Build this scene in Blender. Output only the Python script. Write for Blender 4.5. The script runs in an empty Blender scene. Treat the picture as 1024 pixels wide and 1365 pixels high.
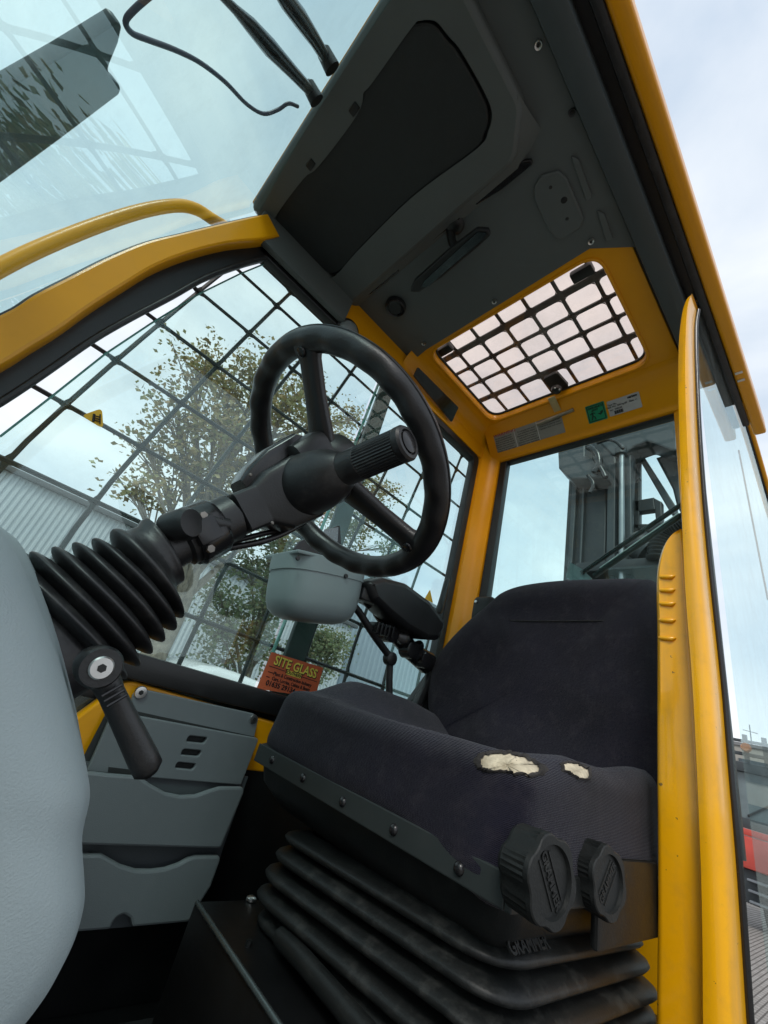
import bpy, bmesh, math, random
import numpy as np
from mathutils import Vector, Matrix, noise
from mathutils.bvhtree import BVHTree
random.seed(7)
S = bpy.context.scene
# ------------------------------------------------------------------ camera
# world axes: +X = towards the rear of the cab, +Y = towards the far side, +Z = up; the lens is at the origin
F = 544.25
R = np.array([[0.68965098, -0.6769825, 0.25705296], [0.48308627, 0.16567365, -0.85975572], [0.53945267, 0.71711013, 0.44129795]])
cd = bpy.data.cameras.new('camera'); cam = bpy.data.objects.new('camera', cd); S.collection.objects.link(cam)
m3 = Matrix(((R[0][0], -R[1][0], -R[2][0]), (R[0][1], -R[1][1], -R[2][1]), (R[0][2], -R[1][2], -R[2][2])))
cam.matrix_world = m3.to_4x4()
cd.sensor_fit = 'HORIZONTAL'; cd.sensor_width = 36.0; cd.lens = F / 1024 * 36.0
cd.clip_start = 0.01; cd.clip_end = 1000
S.camera = cam
S.render.resolution_x = 768; S.render.resolution_y = 1024
# ------------------------------------------------------------------ sky, sun, exposure
ELEV = math.radians(48); AZ = math.radians(215)      # direction towards the sun, measured from +X
W = bpy.data.worlds.new('World'); S.world = W; W.use_nodes = True
nt = W.node_tree; nt.nodes.clear()
wo = nt.nodes.new('ShaderNodeOutputWorld'); bg = nt.nodes.new('ShaderNodeBackground')
sky = nt.nodes.new('ShaderNodeTexSky'); sky.sky_type = 'NISHITA'; sky.sun_disc = False
sky.sun_elevation = ELEV; sky.sun_rotation = math.pi / 2 - AZ
sky.air_density = 1.0; sky.dust_density = 2.0
tc = nt.nodes.new('ShaderNodeTexCoord'); mp = nt.nodes.new('ShaderNodeMapping'); mp.inputs['Scale'].default_value = (1.0, 1.0, 2.2)
n1 = nt.nodes.new('ShaderNodeTexNoise'); n1.inputs['Scale'].default_value = 2.3; n1.inputs['Detail'].default_value = 7; n1.inputs['Roughness'].default_value = .52
n1.inputs['Distortion'].default_value = .35
nt.links.new(tc.outputs['Generated'], mp.inputs['Vector']); nt.links.new(mp.outputs['Vector'], n1.inputs['Vector'])
rp = nt.nodes.new('ShaderNodeValToRGB')
rp.color_ramp.elements[0].position = .30; rp.color_ramp.elements[0].color = (5.2, 6.1, 7.2, 1)
rp.color_ramp.elements[1].position = .70; rp.color_ramp.elements[1].color = (9.0, 9.2, 9.4, 1)
nt.links.new(n1.outputs['Fac'], rp.inputs['Fac'])
mx = nt.nodes.new('ShaderNodeMix'); mx.data_type = 'RGBA'; mx.inputs[0].default_value = .88
nt.links.new(sky.outputs[0], mx.inputs[6]); nt.links.new(rp.outputs[0], mx.inputs[7])
nt.links.new(mx.outputs[2], bg.inputs[0]); bg.inputs[1].default_value = .10
nt.links.new(bg.outputs[0], wo.inputs[0])
sd = bpy.data.lights.new('sun', 'SUN'); sun = bpy.data.objects.new('sun', sd); S.collection.objects.link(sun)
sd.energy = 1.3; sd.angle = math.radians(18); sd.color = (1, .96, .9)
sv = Vector((math.cos(ELEV) * math.cos(AZ), math.cos(ELEV) * math.sin(AZ), math.sin(ELEV)))
sun.rotation_euler = sv.to_track_quat('Z', 'Y').to_euler(); sun.location = (0, 0, 30)
S.view_settings.view_transform = 'Standard'; S.view_settings.look = 'None'; S.view_settings.gamma = 1
S.view_settings.use_curve_mapping = False; S.view_settings.exposure = 0.42

# ------------------------------------------------------------------ helpers
def ray(px, py): return R.T @ np.array([px - 512, py - 682.5, F])
def on(px, py, **k):
    """the point of a real plane (x=, y= or z=) that the photo shows at a pixel"""
    (a, v), = k.items(); d = ray(px, py); return Vector(d * v / d['xyz'.index(a)])

def mat(name, col, rough=.5, metal=0., var=.12, vs=6., bump=.0, bs=200., coat=0., spec=.5, dirt=0., dcol=(.2, .19, .17), sheen=0., wave=None, chips=0):
    m = bpy.data.materials.new(name); m.use_nodes = True; t = m.node_tree; N = t.nodes; Lk = t.links
    b = N['Principled BSDF']; b.inputs['Roughness'].default_value = rough; b.inputs['Metallic'].default_value = metal
    b.inputs['Coat Weight'].default_value = coat; b.inputs['Coat Roughness'].default_value = .08; b.inputs['Specular IOR Level'].default_value = spec
    if sheen: b.inputs['Sheen Weight'].default_value = sheen; b.inputs['Sheen Roughness'].default_value = .4
    c = N.new('ShaderNodeTexCoord'); n = N.new('ShaderNodeTexNoise'); n.inputs['Scale'].default_value = vs; n.inputs['Detail'].default_value = 6
    Lk.new(c.outputs['Object'], n.inputs['Vector'])
    r = N.new('ShaderNodeValToRGB'); r.color_ramp.elements[0].position = .3; r.color_ramp.elements[1].position = .72
    r.color_ramp.elements[0].color = (*[x * (1 - var) for x in col], 1); r.color_ramp.elements[1].color = (*[min(1, x * (1 + var)) for x in col], 1)
    Lk.new(n.outputs['Fac'], r.inputs['Fac']); out = r.outputs[0]
    n2 = N.new('ShaderNodeTexNoise'); n2.inputs['Scale'].default_value = 38; n2.inputs['Detail'].default_value = 8; n2.inputs['Roughness'].default_value = .7
    Lk.new(c.outputs['Object'], n2.inputs['Vector'])
    if dirt:
        q = N.new('ShaderNodeValToRGB'); q.color_ramp.elements[0].position = .50; q.color_ramp.elements[1].position = .78
        q.color_ramp.elements[0].color = (0, 0, 0, 1); q.color_ramp.elements[1].color = (dirt, dirt, dirt, 1)
        Lk.new(n2.outputs['Fac'], q.inputs['Fac'])
        x = N.new('ShaderNodeMix'); x.data_type = 'RGBA'; Lk.new(q.outputs[0], x.inputs[0]); Lk.new(out, x.inputs[6]); x.inputs[7].default_value = (*dcol, 1); out = x.outputs[2]
    if chips:
        ch = N.new('ShaderNodeTexNoise'); ch.inputs['Scale'].default_value = 55; ch.inputs['Detail'].default_value = 4; ch.inputs['Roughness'].default_value = .65
        Lk.new(c.outputs['Object'], ch.inputs['Vector'])
        q = N.new('ShaderNodeValToRGB'); q.color_ramp.elements[0].position = chips; q.color_ramp.elements[1].position = chips + .012
        q.color_ramp.elements[0].color = (0, 0, 0, 1); q.color_ramp.elements[1].color = (.85, .85, .85, 1); Lk.new(ch.outputs['Fac'], q.inputs['Fac'])
        x = N.new('ShaderNodeMix'); x.data_type = 'RGBA'; Lk.new(q.outputs[0], x.inputs[0]); Lk.new(out, x.inputs[6]); x.inputs[7].default_value = (.07, .045, .03, 1); out = x.outputs[2]
        st = N.new('ShaderNodeTexNoise'); st.inputs['Scale'].default_value = 9; st.inputs['Detail'].default_value = 6; mq = N.new('ShaderNodeMapping'); mq.inputs['Scale'].default_value = (5, 5, .6)
        Lk.new(c.outputs['Object'], mq.inputs['Vector']); Lk.new(mq.outputs[0], st.inputs['Vector'])
        q = N.new('ShaderNodeValToRGB'); q.color_ramp.elements[0].position = .5; q.color_ramp.elements[1].position = .8; q.color_ramp.elements[0].color = (0, 0, 0, 1); q.color_ramp.elements[1].color = (.45, .45, .45, 1); Lk.new(st.outputs['Fac'], q.inputs['Fac'])
        x = N.new('ShaderNodeMix'); x.data_type = 'RGBA'; Lk.new(q.outputs[0], x.inputs[0]); Lk.new(out, x.inputs[6]); x.inputs[7].default_value = (.42, .24, .05, 1); out = x.outputs[2]
    Lk.new(out, b.inputs['Base Color'])
    rr = N.new('ShaderNodeMapRange'); rr.inputs[3].default_value = max(.02, rough - .10); rr.inputs[4].default_value = min(1, rough + .14)
    Lk.new(n2.outputs['Fac'], rr.inputs[0]); Lk.new(rr.outputs[0], b.inputs['Roughness'])
    if bump:
        if wave:
            w = N.new('ShaderNodeTexWave'); w.inputs['Scale'].default_value = wave; w.inputs['Distortion'].default_value = 2.5; w.inputs['Detail'].default_value = 3; w.bands_direction = 'Z'
            Lk.new(c.outputs['Object'], w.inputs['Vector']); src = w.outputs['Fac']
        else: src = None
        f = N.new('ShaderNodeTexNoise'); f.inputs['Scale'].default_value = bs; f.inputs['Detail'].default_value = 3; Lk.new(c.outputs['Object'], f.inputs['Vector'])
        hsrc = f.outputs['Fac']
        if src:
            a = N.new('ShaderNodeMath'); a.operation = 'ADD'; Lk.new(src, a.inputs[0]); Lk.new(hsrc, a.inputs[1]); hsrc = a.outputs[0]
        bp = N.new('ShaderNodeBump'); bp.inputs['Strength'].default_value = bump; bp.inputs['Distance'].default_value = .0015
        Lk.new(hsrc, bp.inputs['Height']); Lk.new(bp.outputs[0], b.inputs['Normal'])
    return m

def glass(name, tint, refl=1.0, rough=.0, dust=.04, f0=.045, streak=False):
    """one thin sheet: tinted transmission under a Schlick reflection, with a film of dust"""
    m = bpy.data.materials.new(name); m.use_nodes = True; t = m.node_tree; N = t.nodes; Lk = t.links; N.clear()
    o = N.new('ShaderNodeOutputMaterial'); tr = N.new('ShaderNodeBsdfTransparent'); tr.inputs[0].default_value = (*tint, 1)
    gl = N.new('ShaderNodeBsdfGlossy'); gl.inputs['Roughness'].default_value = rough; gl.inputs[0].default_value = (.93, 1, .99, 1)
    lw = N.new('ShaderNodeLayerWeight'); lw.inputs[0].default_value = .5
    p = N.new('ShaderNodeMath'); p.operation = 'POWER'; p.inputs[1].default_value = 5; Lk.new(lw.outputs['Facing'], p.inputs[0])
    a = N.new('ShaderNodeMath'); a.operation = 'MULTIPLY_ADD'; a.inputs[1].default_value = refl * (1 - f0); a.inputs[2].default_value = f0 * refl; Lk.new(p.outputs[0], a.inputs[0])
    mx = N.new('ShaderNodeMixShader'); Lk.new(a.outputs[0], mx.inputs[0]); Lk.new(tr.outputs[0], mx.inputs[1]); Lk.new(gl.outputs[0], mx.inputs[2])
    c = N.new('ShaderNodeTexCoord'); n = N.new('ShaderNodeTexNoise'); n.inputs['Scale'].default_value = 7; n.inputs['Detail'].default_value = 9; n.inputs['Roughness'].default_value = .75
    Lk.new(c.outputs['Object'], n.inputs['Vector'])
    r = N.new('ShaderNodeValToRGB'); r.color_ramp.elements[0].position = .45; r.color_ramp.elements[1].position = .85
    r.color_ramp.elements[0].color = (dust * .3,) * 3 + (1,); r.color_ramp.elements[1].color = (dust * 2.2,) * 3 + (1,); Lk.new(n.outputs['Fac'], r.inputs['Fac'])
    df = N.new('ShaderNodeBsdfDiffuse'); df.inputs[0].default_value = (.6, .62, .6, 1)
    m2 = N.new('ShaderNodeMixShader'); Lk.new(r.outputs[0], m2.inputs[0]); Lk.new(mx.outputs[0], m2.inputs[1]); Lk.new(df.outputs[0], m2.inputs[2])
    Lk.new(m2.outputs[0], o.inputs[0]); return m

def tag(o, label=None, cat=None, group=None, kind=None):
    for k, v in (('label', label), ('category', cat), ('group', group), ('kind', kind)):
        if v: o[k] = v
    return o
def thing(name, loc, label, cat, group=None):
    o = bpy.data.objects.new(name, None); o.location = loc; o.empty_display_size = .05; S.collection.objects.link(o)
    return tag(o, label, cat, group)
def wloc(o):
    v = Vector((0, 0, 0))
    while o is not None: v = v + o.location; o = o.parent
    return v
def put(name, me, m, parent=None, smooth=None, label=None, mods=()):
    """links a mesh given in world coordinates as a part of its parent"""
    if isinstance(me, bmesh.types.BMesh):
        bm = me; bmesh.ops.recalc_face_normals(bm, faces=bm.faces); me = bpy.data.meshes.new(name); bm.to_mesh(me); bm.free()
    o = bpy.data.objects.new(name, me); S.collection.objects.link(o)
    if m: me.materials.clear(); me.materials.append(m)
    if parent is not None:
        me.transform(Matrix.Translation(-wloc(parent))); o.parent = parent
    if smooth is not None:
        me.shade_smooth()
        if smooth < 180:
            md = o.modifiers.new('smooth', 'NODES') if False else None
            try: me.set_sharp_from_angle(angle=math.radians(smooth))
            except Exception: pass
    if label: o['label'] = label
    return o
def dup(o, loc, parent=None, rot=None, label=None, scale=None):
    c = o.copy(); S.collection.objects.link(c); c.parent = parent if parent is not None else o.parent
    c.location = Vector(loc) - (wloc(c.parent) if c.parent else Vector((0, 0, 0)))
    if rot is not None: c.rotation_euler = rot
    if scale: c.scale = scale
    if 'label' in c: del c['label']
    if label: c['label'] = label
    return c
def bm_box(bm, lo, hi, bevel=0., M=None, seg=2):
    lo = Vector(lo); hi = Vector(hi); c = (lo + hi) / 2; d = hi - lo
    r = bmesh.ops.create_cube(bm, size=1, matrix=Matrix.Translation(c) @ Matrix.Diagonal((abs(d.x), abs(d.y), abs(d.z), 1)))
    vs = r['verts']
    if bevel:
        es = list({e for v in vs for e in v.link_edges})
        k = bmesh.ops.bevel(bm, geom=es, offset=bevel, segments=seg, affect='EDGES', profile=.6); vs = list({v for f in k['faces'] for v in f.verts} | {v for v in vs if v.is_valid})
    if M: bmesh.ops.transform(bm, matrix=M, verts=vs)
    return vs
def box(name, lo, hi, m, parent=None, bevel=.003, M=None, **k):
    bm = bmesh.new(); bm_box(bm, lo, hi, bevel, M); return put(name, bm, m, parent, smooth=35, **k)
def bm_tube(bm, pts, r, n=10, closed=False, caps=True, flat=1., up=None):
    pts = [Vector(p) for p in pts]; N = len(pts); rs = r if isinstance(r, (list, tuple)) else [r] * N
    prev = None; rings = []
    for i in range(N):
        a = pts[(i - 1) % N] if (closed or i > 0) else pts[i]; b = pts[(i + 1) % N] if (closed or i < N - 1) else pts[i]
        t = (b - a).normalized()
        if up is not None: u = Vector(up); u = (u - t * u.dot(t)).normalized()
        elif prev is None: u = t.orthogonal().normalized()
        else: u = (prev - t * prev.dot(t)).normalized()
        prev = u; w = t.cross(u)
        rings.append([bm.verts.new(pts[i] + rs[i] * (math.cos(2 * math.pi * k / n) * u + flat * math.sin(2 * math.pi * k / n) * w)) for k in range(n)])
    for i in range(N if closed else N - 1):
        A = rings[i]; B = rings[(i + 1) % N]
        for k in range(n): bm.faces.new((A[k], A[(k + 1) % n], B[(k + 1) % n], B[k]))
    if caps and not closed: bm.faces.new(rings[0][::-1]); bm.faces.new(rings[-1])
def tube(name, pts, r, m, parent=None, n=12, closed=False, sub=0, **k):
    if sub: pts = catmull(pts, sub)
    bm = bmesh.new(); bm_tube(bm, pts, r, n, closed, **{a: k.pop(a) for a in list(k) if a in ('flat', 'up', 'caps')}); return put(name, bm, m, parent, smooth=50, **k)
def catmull(p, n=6):
    p = [Vector(x) for x in p]; P = [2 * p[0] - p[1]] + p + [2 * p[-1] - p[-2]]; out = []
    for i in range(1, len(P) - 2):
        a, b, c, d = P[i - 1:i + 3]
        for k in range(n):
            t = k / n; out.append(.5 * ((2 * b) + (c - a) * t + (2 * a - 5 * b + 4 * c - d) * t * t + (3 * b - a - 3 * c + d) * t ** 3))
    out.append(p[-1].copy()); return out
def bm_lathe(bm, prof, o, ax, n=32, sx=1., ref=None, caps=True):
    """prof: (distance along axis, radius)"""
    ax = Vector(ax).normalized(); u = Vector(ref) if ref else ax.orthogonal(); u = (u - ax * u.dot(ax)).normalized(); w = ax.cross(u); o = Vector(o); rings = []
    for h, r in prof: rings.append([bm.verts.new(o + ax * h + r * (math.cos(2 * math.pi * k / n) * u * sx + math.sin(2 * math.pi * k / n) * w)) for k in range(n)])
    for A, B in zip(rings, rings[1:]):
        for k in range(n): bm.faces.new((A[k], A[(k + 1) % n], B[(k + 1) % n], B[k]))
    if caps: bm.faces.new(rings[0][::-1]); bm.faces.new(rings[-1])
def lathe(name, prof, o, ax, m, parent=None, n=32, smooth=40, **k):
    bm = bmesh.new(); bm_lathe(bm, prof, o, ax, n, **{a: k.pop(a) for a in list(k) if a in ('sx', 'ref', 'caps')}); return put(name, bm, m, parent, smooth=smooth, **k)
def fillet(p, r, n=5):
    out = []; N = len(p); rr = r if isinstance(r, (list, tuple)) else [r] * N
    for i in range(N):
        a = Vector(p[i - 1]); b = Vector(p[i]); c = Vector(p[(i + 1) % N]); d1 = (a - b); d2 = (c - b); L = min(d1.length, d2.length) * .48
        if rr[i] <= 0: out.append(b); continue
        h = d1.angle(d2) / 2; t = min(rr[i] / max(math.tan(h), 1e-3), L); s = b + d1.normalized() * t; e = b + d2.normalized() * t
        for k in range(n + 1):
            u = k / n; out.append((1 - u) ** 2 * s + 2 * u * (1 - u) * b + u * u * e)
    return out
def frame(o, u, v):
    u = Vector(u).normalized(); v = Vector(v); v = (v - u * v.dot(u)).normalized(); w = u.cross(v)
    M = Matrix.Identity(4)
    for i in range(3): M[i][0] = u[i]; M[i][1] = v[i]; M[i][2] = w[i]; M[i][3] = o[i]
    return M
FAR = lambda y: frame((0, y, 0), (1, 0, 0), (0, 0, 1))            # u = x, v = z, faces the camera
REAR = lambda x: frame((x, 0, 0), (0, -1, 0), (0, 0, 1))          # u = -y, v = z
ROOF = lambda z: frame((0, 0, z), (0, -1, 0), (-1, 0, 0))         # u = -y, v = -x, faces down
def plate_mesh(outer, holes, M, thick, bevel=0.):
    cu = bpy.data.curves.new('c', 'CURVE'); cu.dimensions = '2D'; cu.fill_mode = 'BOTH'; cu.extrude = max(thick / 2 - bevel, 1e-5); cu.bevel_depth = bevel; cu.bevel_resolution = 1
    for loop in [outer] + list(holes):
        s = cu.splines.new('POLY'); s.points.add(len(loop) - 1); s.use_cyclic_u = True
        for i, p in enumerate(loop): s.points[i].co = (p[0], p[1], 0, 1)
    if bevel: cu.offset = -bevel
    o = bpy.data.objects.new('c', cu); S.collection.objects.link(o)
    me = bpy.data.meshes.new_from_object(o.evaluated_get(bpy.context.evaluated_depsgraph_get()))
    bpy.data.objects.remove(o); bpy.data.curves.remove(cu); me.transform(M); return me
def plate(name, outer, m, parent, M, thick=.01, holes=(), bevel=0., **k):
    return put(name, plate_mesh([Vector(p) for p in outer], [[Vector(q) for q in h] for h in holes], M, thick, bevel), m, parent, smooth=30, **k)
def uv(pts, M, **k):
    I = M.inverted(); out = []
    for p in pts: q = I @ on(*p, **k); out.append((q.x, q.y))
    return out
FN = {}
def words(name, s, size, M, m, parent, ex=.0004, align='CENTER', bold=0., shear=0., sx=1.):
    cu = bpy.data.curves.new('t', 'FONT'); cu.body = s; cu.size = size; cu.extrude = ex; cu.align_x = align; cu.align_y = 'CENTER'; cu.offset = bold; cu.shear = shear; cu.resolution_u = 3; cu.space_line = .85
    o = bpy.data.objects.new('t', cu); S.collection.objects.link(o)
    me = bpy.data.meshes.new_from_object(o.evaluated_get(bpy.context.evaluated_depsgraph_get()))
    bpy.data.objects.remove(o); bpy.data.curves.remove(cu); me.transform(M @ Matrix.Diagonal((sx, 1, 1, 1))); return put(name, me, m, parent)
def rbox(c, size, r, n=10):
    """rounded box with an even grid, for soft shapes"""
    bm = bmesh.new(); bmesh.ops.create_cube(bm, size=2); bmesh.ops.subdivide_edges(bm, edges=bm.edges[:], cuts=n, use_grid_fill=True)
    h = Vector(size) / 2; c = Vector(c)
    for v in bm.verts:
        p = Vector((math.copysign(abs(v.co[i]) ** .9, v.co[i]) * h[i] for i in range(3)))
        q = Vector((max(-h[i] + r, min(h[i] - r, p[i])) for i in range(3))); d = p - q
        if d.length > 1e-9: p = q + d.normalized() * r
        v.co = c + p
    return bm

# ------------------------------------------------------------------ materials
YEL = mat('yellow_paint', (.80, .338, .001), .32, var=.05, vs=3, bump=.06, bs=60, coat=.18, spec=.35, dirt=.06, dcol=(.22, .12, .03))
YELW = mat('worn_yellow_paint', (.96, .45, .001), .32, var=.08, vs=5, bump=.16, bs=25, coat=.6, spec=.4, chips=.70, dirt=.22, dcol=(.34, .19, .04))
GRYD = mat('dark_grey_plastic', (.098, .110, .107), .55, var=.10, vs=4, bump=.25, bs=700, dirt=.12, dcol=(.10, .11, .11))
GRYP = mat('ceiling_grey_plastic', (.092, .106, .106), .5, var=.08, vs=3, bump=.2, bs=700, dirt=.10, dcol=(.12, .13, .13))
VIS = mat('visor_black_vinyl', (.018, .021, .021), .6, var=.1, bump=.3, bs=500)
TRIM = mat('grey_beam_trim', (.052, .066, .070), .42, var=.08, vs=3, bump=.1, bs=300, dirt=.1, dcol=(.12, .13, .13))
BLK = mat('black_plastic', (.012, .0125, .013), .36, var=.2, vs=9, bump=.15, bs=500, dirt=.12, dcol=(.06, .06, .06))
BLKS = mat('black_plastic_glossy', (.012, .012, .013), .22, var=.15, vs=9, dirt=.08, dcol=(.05, .05, .05))
RUB = mat('black_rubber', (.014, .014, .015), .40, var=.25, vs=14, bump=.15, bs=250, dirt=.45, dcol=(.085, .083, .078))
RIMM = mat('wheel_rim_vinyl', (.013, .013, .014), .33, var=.2, vs=20, bump=.22, bs=420, dirt=.12, dcol=(.05, .05, .05))
SHELL = mat('seat_shell_plastic', (.0095, .0112, .0112), .46, var=.15, vs=9, bump=.2, bs=450, dirt=.3, dcol=(.045, .046, .042), spec=.35)
BEL = mat('bellows_rubber', (.0085, .0098, .0098), .46, var=.2, vs=8, bump=.2, bs=350, dirt=.55, dcol=(.070, .072, .066), spec=.4)
PANL = mat('pocket_grey_plastic', (.150, .170, .178), .48, var=.07, vs=3, bump=.25, bs=900, dirt=.12, dcol=(.26, .27, .26))
COWL = mat('dash_light_grey_plastic', (.30, .365, .38), .55, var=.04, vs=2.5, bump=.28, bs=900, dirt=.06, dcol=(.5, .5, .48))
BIN = mat('bin_grey_plastic', (.21, .26, .262), .42, var=.06, vs=5, bump=.1, bs=400, dirt=.08, dcol=(.35, .36, .35))
FAB = mat('seat_fabric', (.0120, .0112, .0215), .95, var=.4, vs=7, bump=.9, bs=420, dirt=.55, dcol=(.055, .048, .058), sheen=.18, wave=210, spec=.08)
FOAM = mat('torn_foam', (.60, .53, .39), .9, var=.3, vs=60, bump=1.0, bs=160, dirt=.75, dcol=(.22, .17, .10))
CHAR = mat('torn_fabric_edge', (.03, .027, .025), .95, var=.5, vs=60, bump=1, bs=200)
STL = mat('zinc_steel', (.62, .62, .60), .30, metal=1, var=.15, vs=30)
BRS = mat('brass_yellow_zinc', (.72, .63, .36), .34, metal=.85, var=.15, vs=40, dirt=.2, dcol=(.2, .16, .08))
MASTM = mat('mast_grey_steel', (.036, .044, .049), .45, var=.15, vs=4, bump=.12, bs=60, dirt=.25, dcol=(.15, .14, .12))
MASTD = mat('mast_dark_steel', (.020, .023, .026), .45, var=.25, vs=5, bump=.1, bs=60, dirt=.35, dcol=(.09, .08, .06))
BAR = mat('guard_bar_paint', (.014, .014, .015), .5, var=.3, vs=20, dirt=.3, dcol=(.06, .045, .035))
WHT = mat('sticker_white', (.62, .62, .60), .5, var=.04, dirt=.12, dcol=(.4, .38, .3))
SLV = mat('sticker_silver_foil', (.30, .29, .26), .38, metal=.2, var=.08, vs=30)
INK = mat('print_black', (.012, .012, .012), .6, var=.05)
REDP = mat('print_red', (.45, .03, .02), .6, var=.05)
GRN = mat('sticker_green', (.0, .26, .115), .45, var=.05)
ORG = mat('sticker_orange', (.60, .125, .045), .5, var=.08, dirt=.12, dcol=(.7, .3, .15))
YPR = mat('print_yellow', (.80, .68, .10), .5, var=.05)
YST = mat('sticker_yellow', (.82, .46, .02), .5, var=.05)
CARP = mat('floor_mat_black', (.010, .011, .013), .85, var=.4, vs=40, bump=1.0, bs=420, dirt=.25, dcol=(.035, .037, .045))
PLN = mat('plinth_black_paint', (.006, .0065, .007), .36, var=.3, vs=12, bump=.1, bs=50, dirt=.3, dcol=(.015, .015, .015), spec=.3)
GCLR = glass('window_glass_green', (.89, .985, .965), dust=.035)
GFRT = glass('windscreen_glass_green', (.70, .93, .915), refl=1.4, dust=.07, f0=.10)
GREAR = glass('rear_glass_green', (.85, .975, .96), refl=.42, dust=.025)
GDR = glass('door_glass', (.90, .97, .97), refl=.45, dust=.05)
GSKY = glass('hatch_glass_pink', (1.0, .90, .84), refl=.6, dust=.05)
GEDGE = mat('green_glass_edge', (.12, .33, .28), .15, var=.2, vs=30)
STRIP = mat('dark_green_seal', (.035, .055, .05), .4, var=.3, vs=10)
DGL = mat('black_gloss_panel', (.010, .010, .009), .06, var=.1)
BARK = mat('bark', (.19, .165, .13), .9, var=.4, vs=14, bump=1, bs=40)

# ================================================================== the cab
CAB = thing('forklift_cab', (.6, .55, -.55), 'yellow forklift cab seen from inside, with mesh guards over the far window and roof hatch', 'forklift cab')
YF = .95; ZR = 1.18; XR = 1.16
# --- far front pillar (curved)
up_px = [(325, 297), (240, 318), (190, 331), (140, 352), (95, 375), (45, 401), (0, 428)]
lo_px = [(345, 327), (300, 332), (250, 345), (205, 363), (165, 387), (120, 416), (80, 445), (40, 470), (0, 495)]
MF = FAR(YF - .035)
U = uv([(352, 292)] + up_px, MF, y=YF - .035); Lo = uv([(368, 322)] + lo_px, MF, y=YF - .035)
U = U + [(U[-1][0] - .055, U[-1][1] - .18), (U[-1][0] - .075, U[-1][1] - .42), (U[-1][0] - .07, -.5)]
Lo = Lo + [(Lo[-1][0] - .035, Lo[-1][1] - .13), (Lo[-1][0] - .05, Lo[-1][1] - .38), (Lo[-1][0] - .05, -.5)]
Us = [p.to_2d() for p in catmull([Vector((a, b, 0)) for a, b in U], 4)]; Ls = [p.to_2d() for p in catmull([Vector((a, b, 0)) for a, b in Lo], 4)]
top = [(U[0][0] + .12, U[0][1] + .07)]
plate('front_pillar', list(Us) + list(reversed(Ls)), YEL, CAB, MF, .05, bevel=.006)
# seal over the pillar
tube('windscreen_seal', [MF @ Vector((p[0] - .003, p[1] + .006, .0)) for p in Us], .006, BLK, CAB, n=8)
# --- windscreen: profile swept across the cab
PROF = [(p[0] - .004, p[1] + .012) for p in Us]
PROF = [(-.035, 1.19), (PROF[0][0] + .01, PROF[0][1] + .02)] + PROF
PROF.sort(key=lambda a: -a[1])
_fit = np.polyfit([p[1] for p in PROF], [p[0] for p in PROF], 3)
PROF = [(float(np.polyval(_fit, z)), z) for z in np.linspace(1.19, -.4, 40)]
bm = bmesh.new(); rows = []
ys = [YF - .01 - .82 * k / 24 for k in range(25)]
for p in PROF: rows.append([bm.verts.new((p[0] - .018 * (1 - ((y - .54) / .41) ** 2), y, p[1])) for y in ys])
for a, b in zip(rows, rows[1:]):
    for k in range(len(ys) - 1): bm.faces.new((a[k], a[k + 1], b[k + 1], b[k]))
put('windscreen', bm, GFRT, CAB, smooth=180)
wsb = BVHTree.FromPolygons([Vector((p[0], y, p[1])) for p in PROF for y in (1.4, -.4)], [(2 * i, 2 * i + 1, 2 * i + 3, 2 * i + 2) for i in range(len(PROF) - 1)])
def onws(px, py, off=0.):
    """point of the windscreen sheet under a pixel, moved outwards by off"""
    d = Vector(ray(px, py)).normalized(); h = wsb.ray_cast(Vector((0, 0, 0)), d)
    if h[0] is None:
        t = 1.19 / d.z; return d * t + Vector((-off, 0, 0))
    return h[0] + (h[1] if h[1].x < 0 else -h[1]) * off
# near front pillar, outside the picture on the door side
plate('front_pillar', list(Us) + list(reversed(Ls)), YEL, CAB, FAR(.105), .05, bevel=.006)
# --- black window surround of the far side, front curve
g_px = [(352, 347), (320, 356), (272, 374), (225, 400), (170, 429), (120, 458), (60, 500), (0, 540)]
MG = FAR(YF - .012); G = uv(g_px, MG, y=YF - .012); L2 = uv([(360, 318)] + lo_px[1:], MG, y=YF - .012)
G = G + [(G[-1][0] - .03, G[-1][1] - .12), (G[-1][0] - .035, G[-1][1] - .3)]
L2 = L2 + [(L2[-1][0] - .05, L2[-1][1] - .14), (L2[-1][0] - .065, L2[-1][1] - .34)]
Gs = [p.to_2d() for p in catmull([Vector((a, b, 0)) for a, b in G], 4)]; L2s = [p.to_2d() for p in catmull([Vector((a, b, 0)) for a, b in L2], 4)]
plate('window_surround', list(Gs) + list(reversed(L2s)), BLK, CAB, MG, .03, bevel=.004)
tube('window_seal', [MG @ Vector((p[0], p[1], .012)) for p in Gs], .007, RUB, CAB, n=8)
# rest of the surround: top, rear, bottom
ZT = 1.045; XRW = 1.085
sill_z = -.035
MT = FAR(YF - .012)
plate('window_surround', fillet([(.02, ZT - .012), (XRW - .02, ZT - .012), (XRW - .02, sill_z - .06), (XRW + .012, sill_z - .06), (XRW + .012, ZT + .016), (.02, ZT + .016)], [0, .02, 0, 0, .03, 0]), BLK, CAB, MT, .03, bevel=.003)
box('window_sill', (-.32, YF - .045, -.053), (XRW + .01, YF + .01, -.008), BLK, CAB, .006)
box('sill_backing', (-.30, YF + .011, -.14), (XRW + .01, YF + .03, -.02), BLK, CAB, .002)
# --- far side rail above the window
bm = bmesh.new(); bm_box(bm, (.05, YF - .03, ZT + .016), (1.2, YF + .02, 1.20), .004)
put('side_rail', bm, YEL, CAB, smooth=35)
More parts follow.
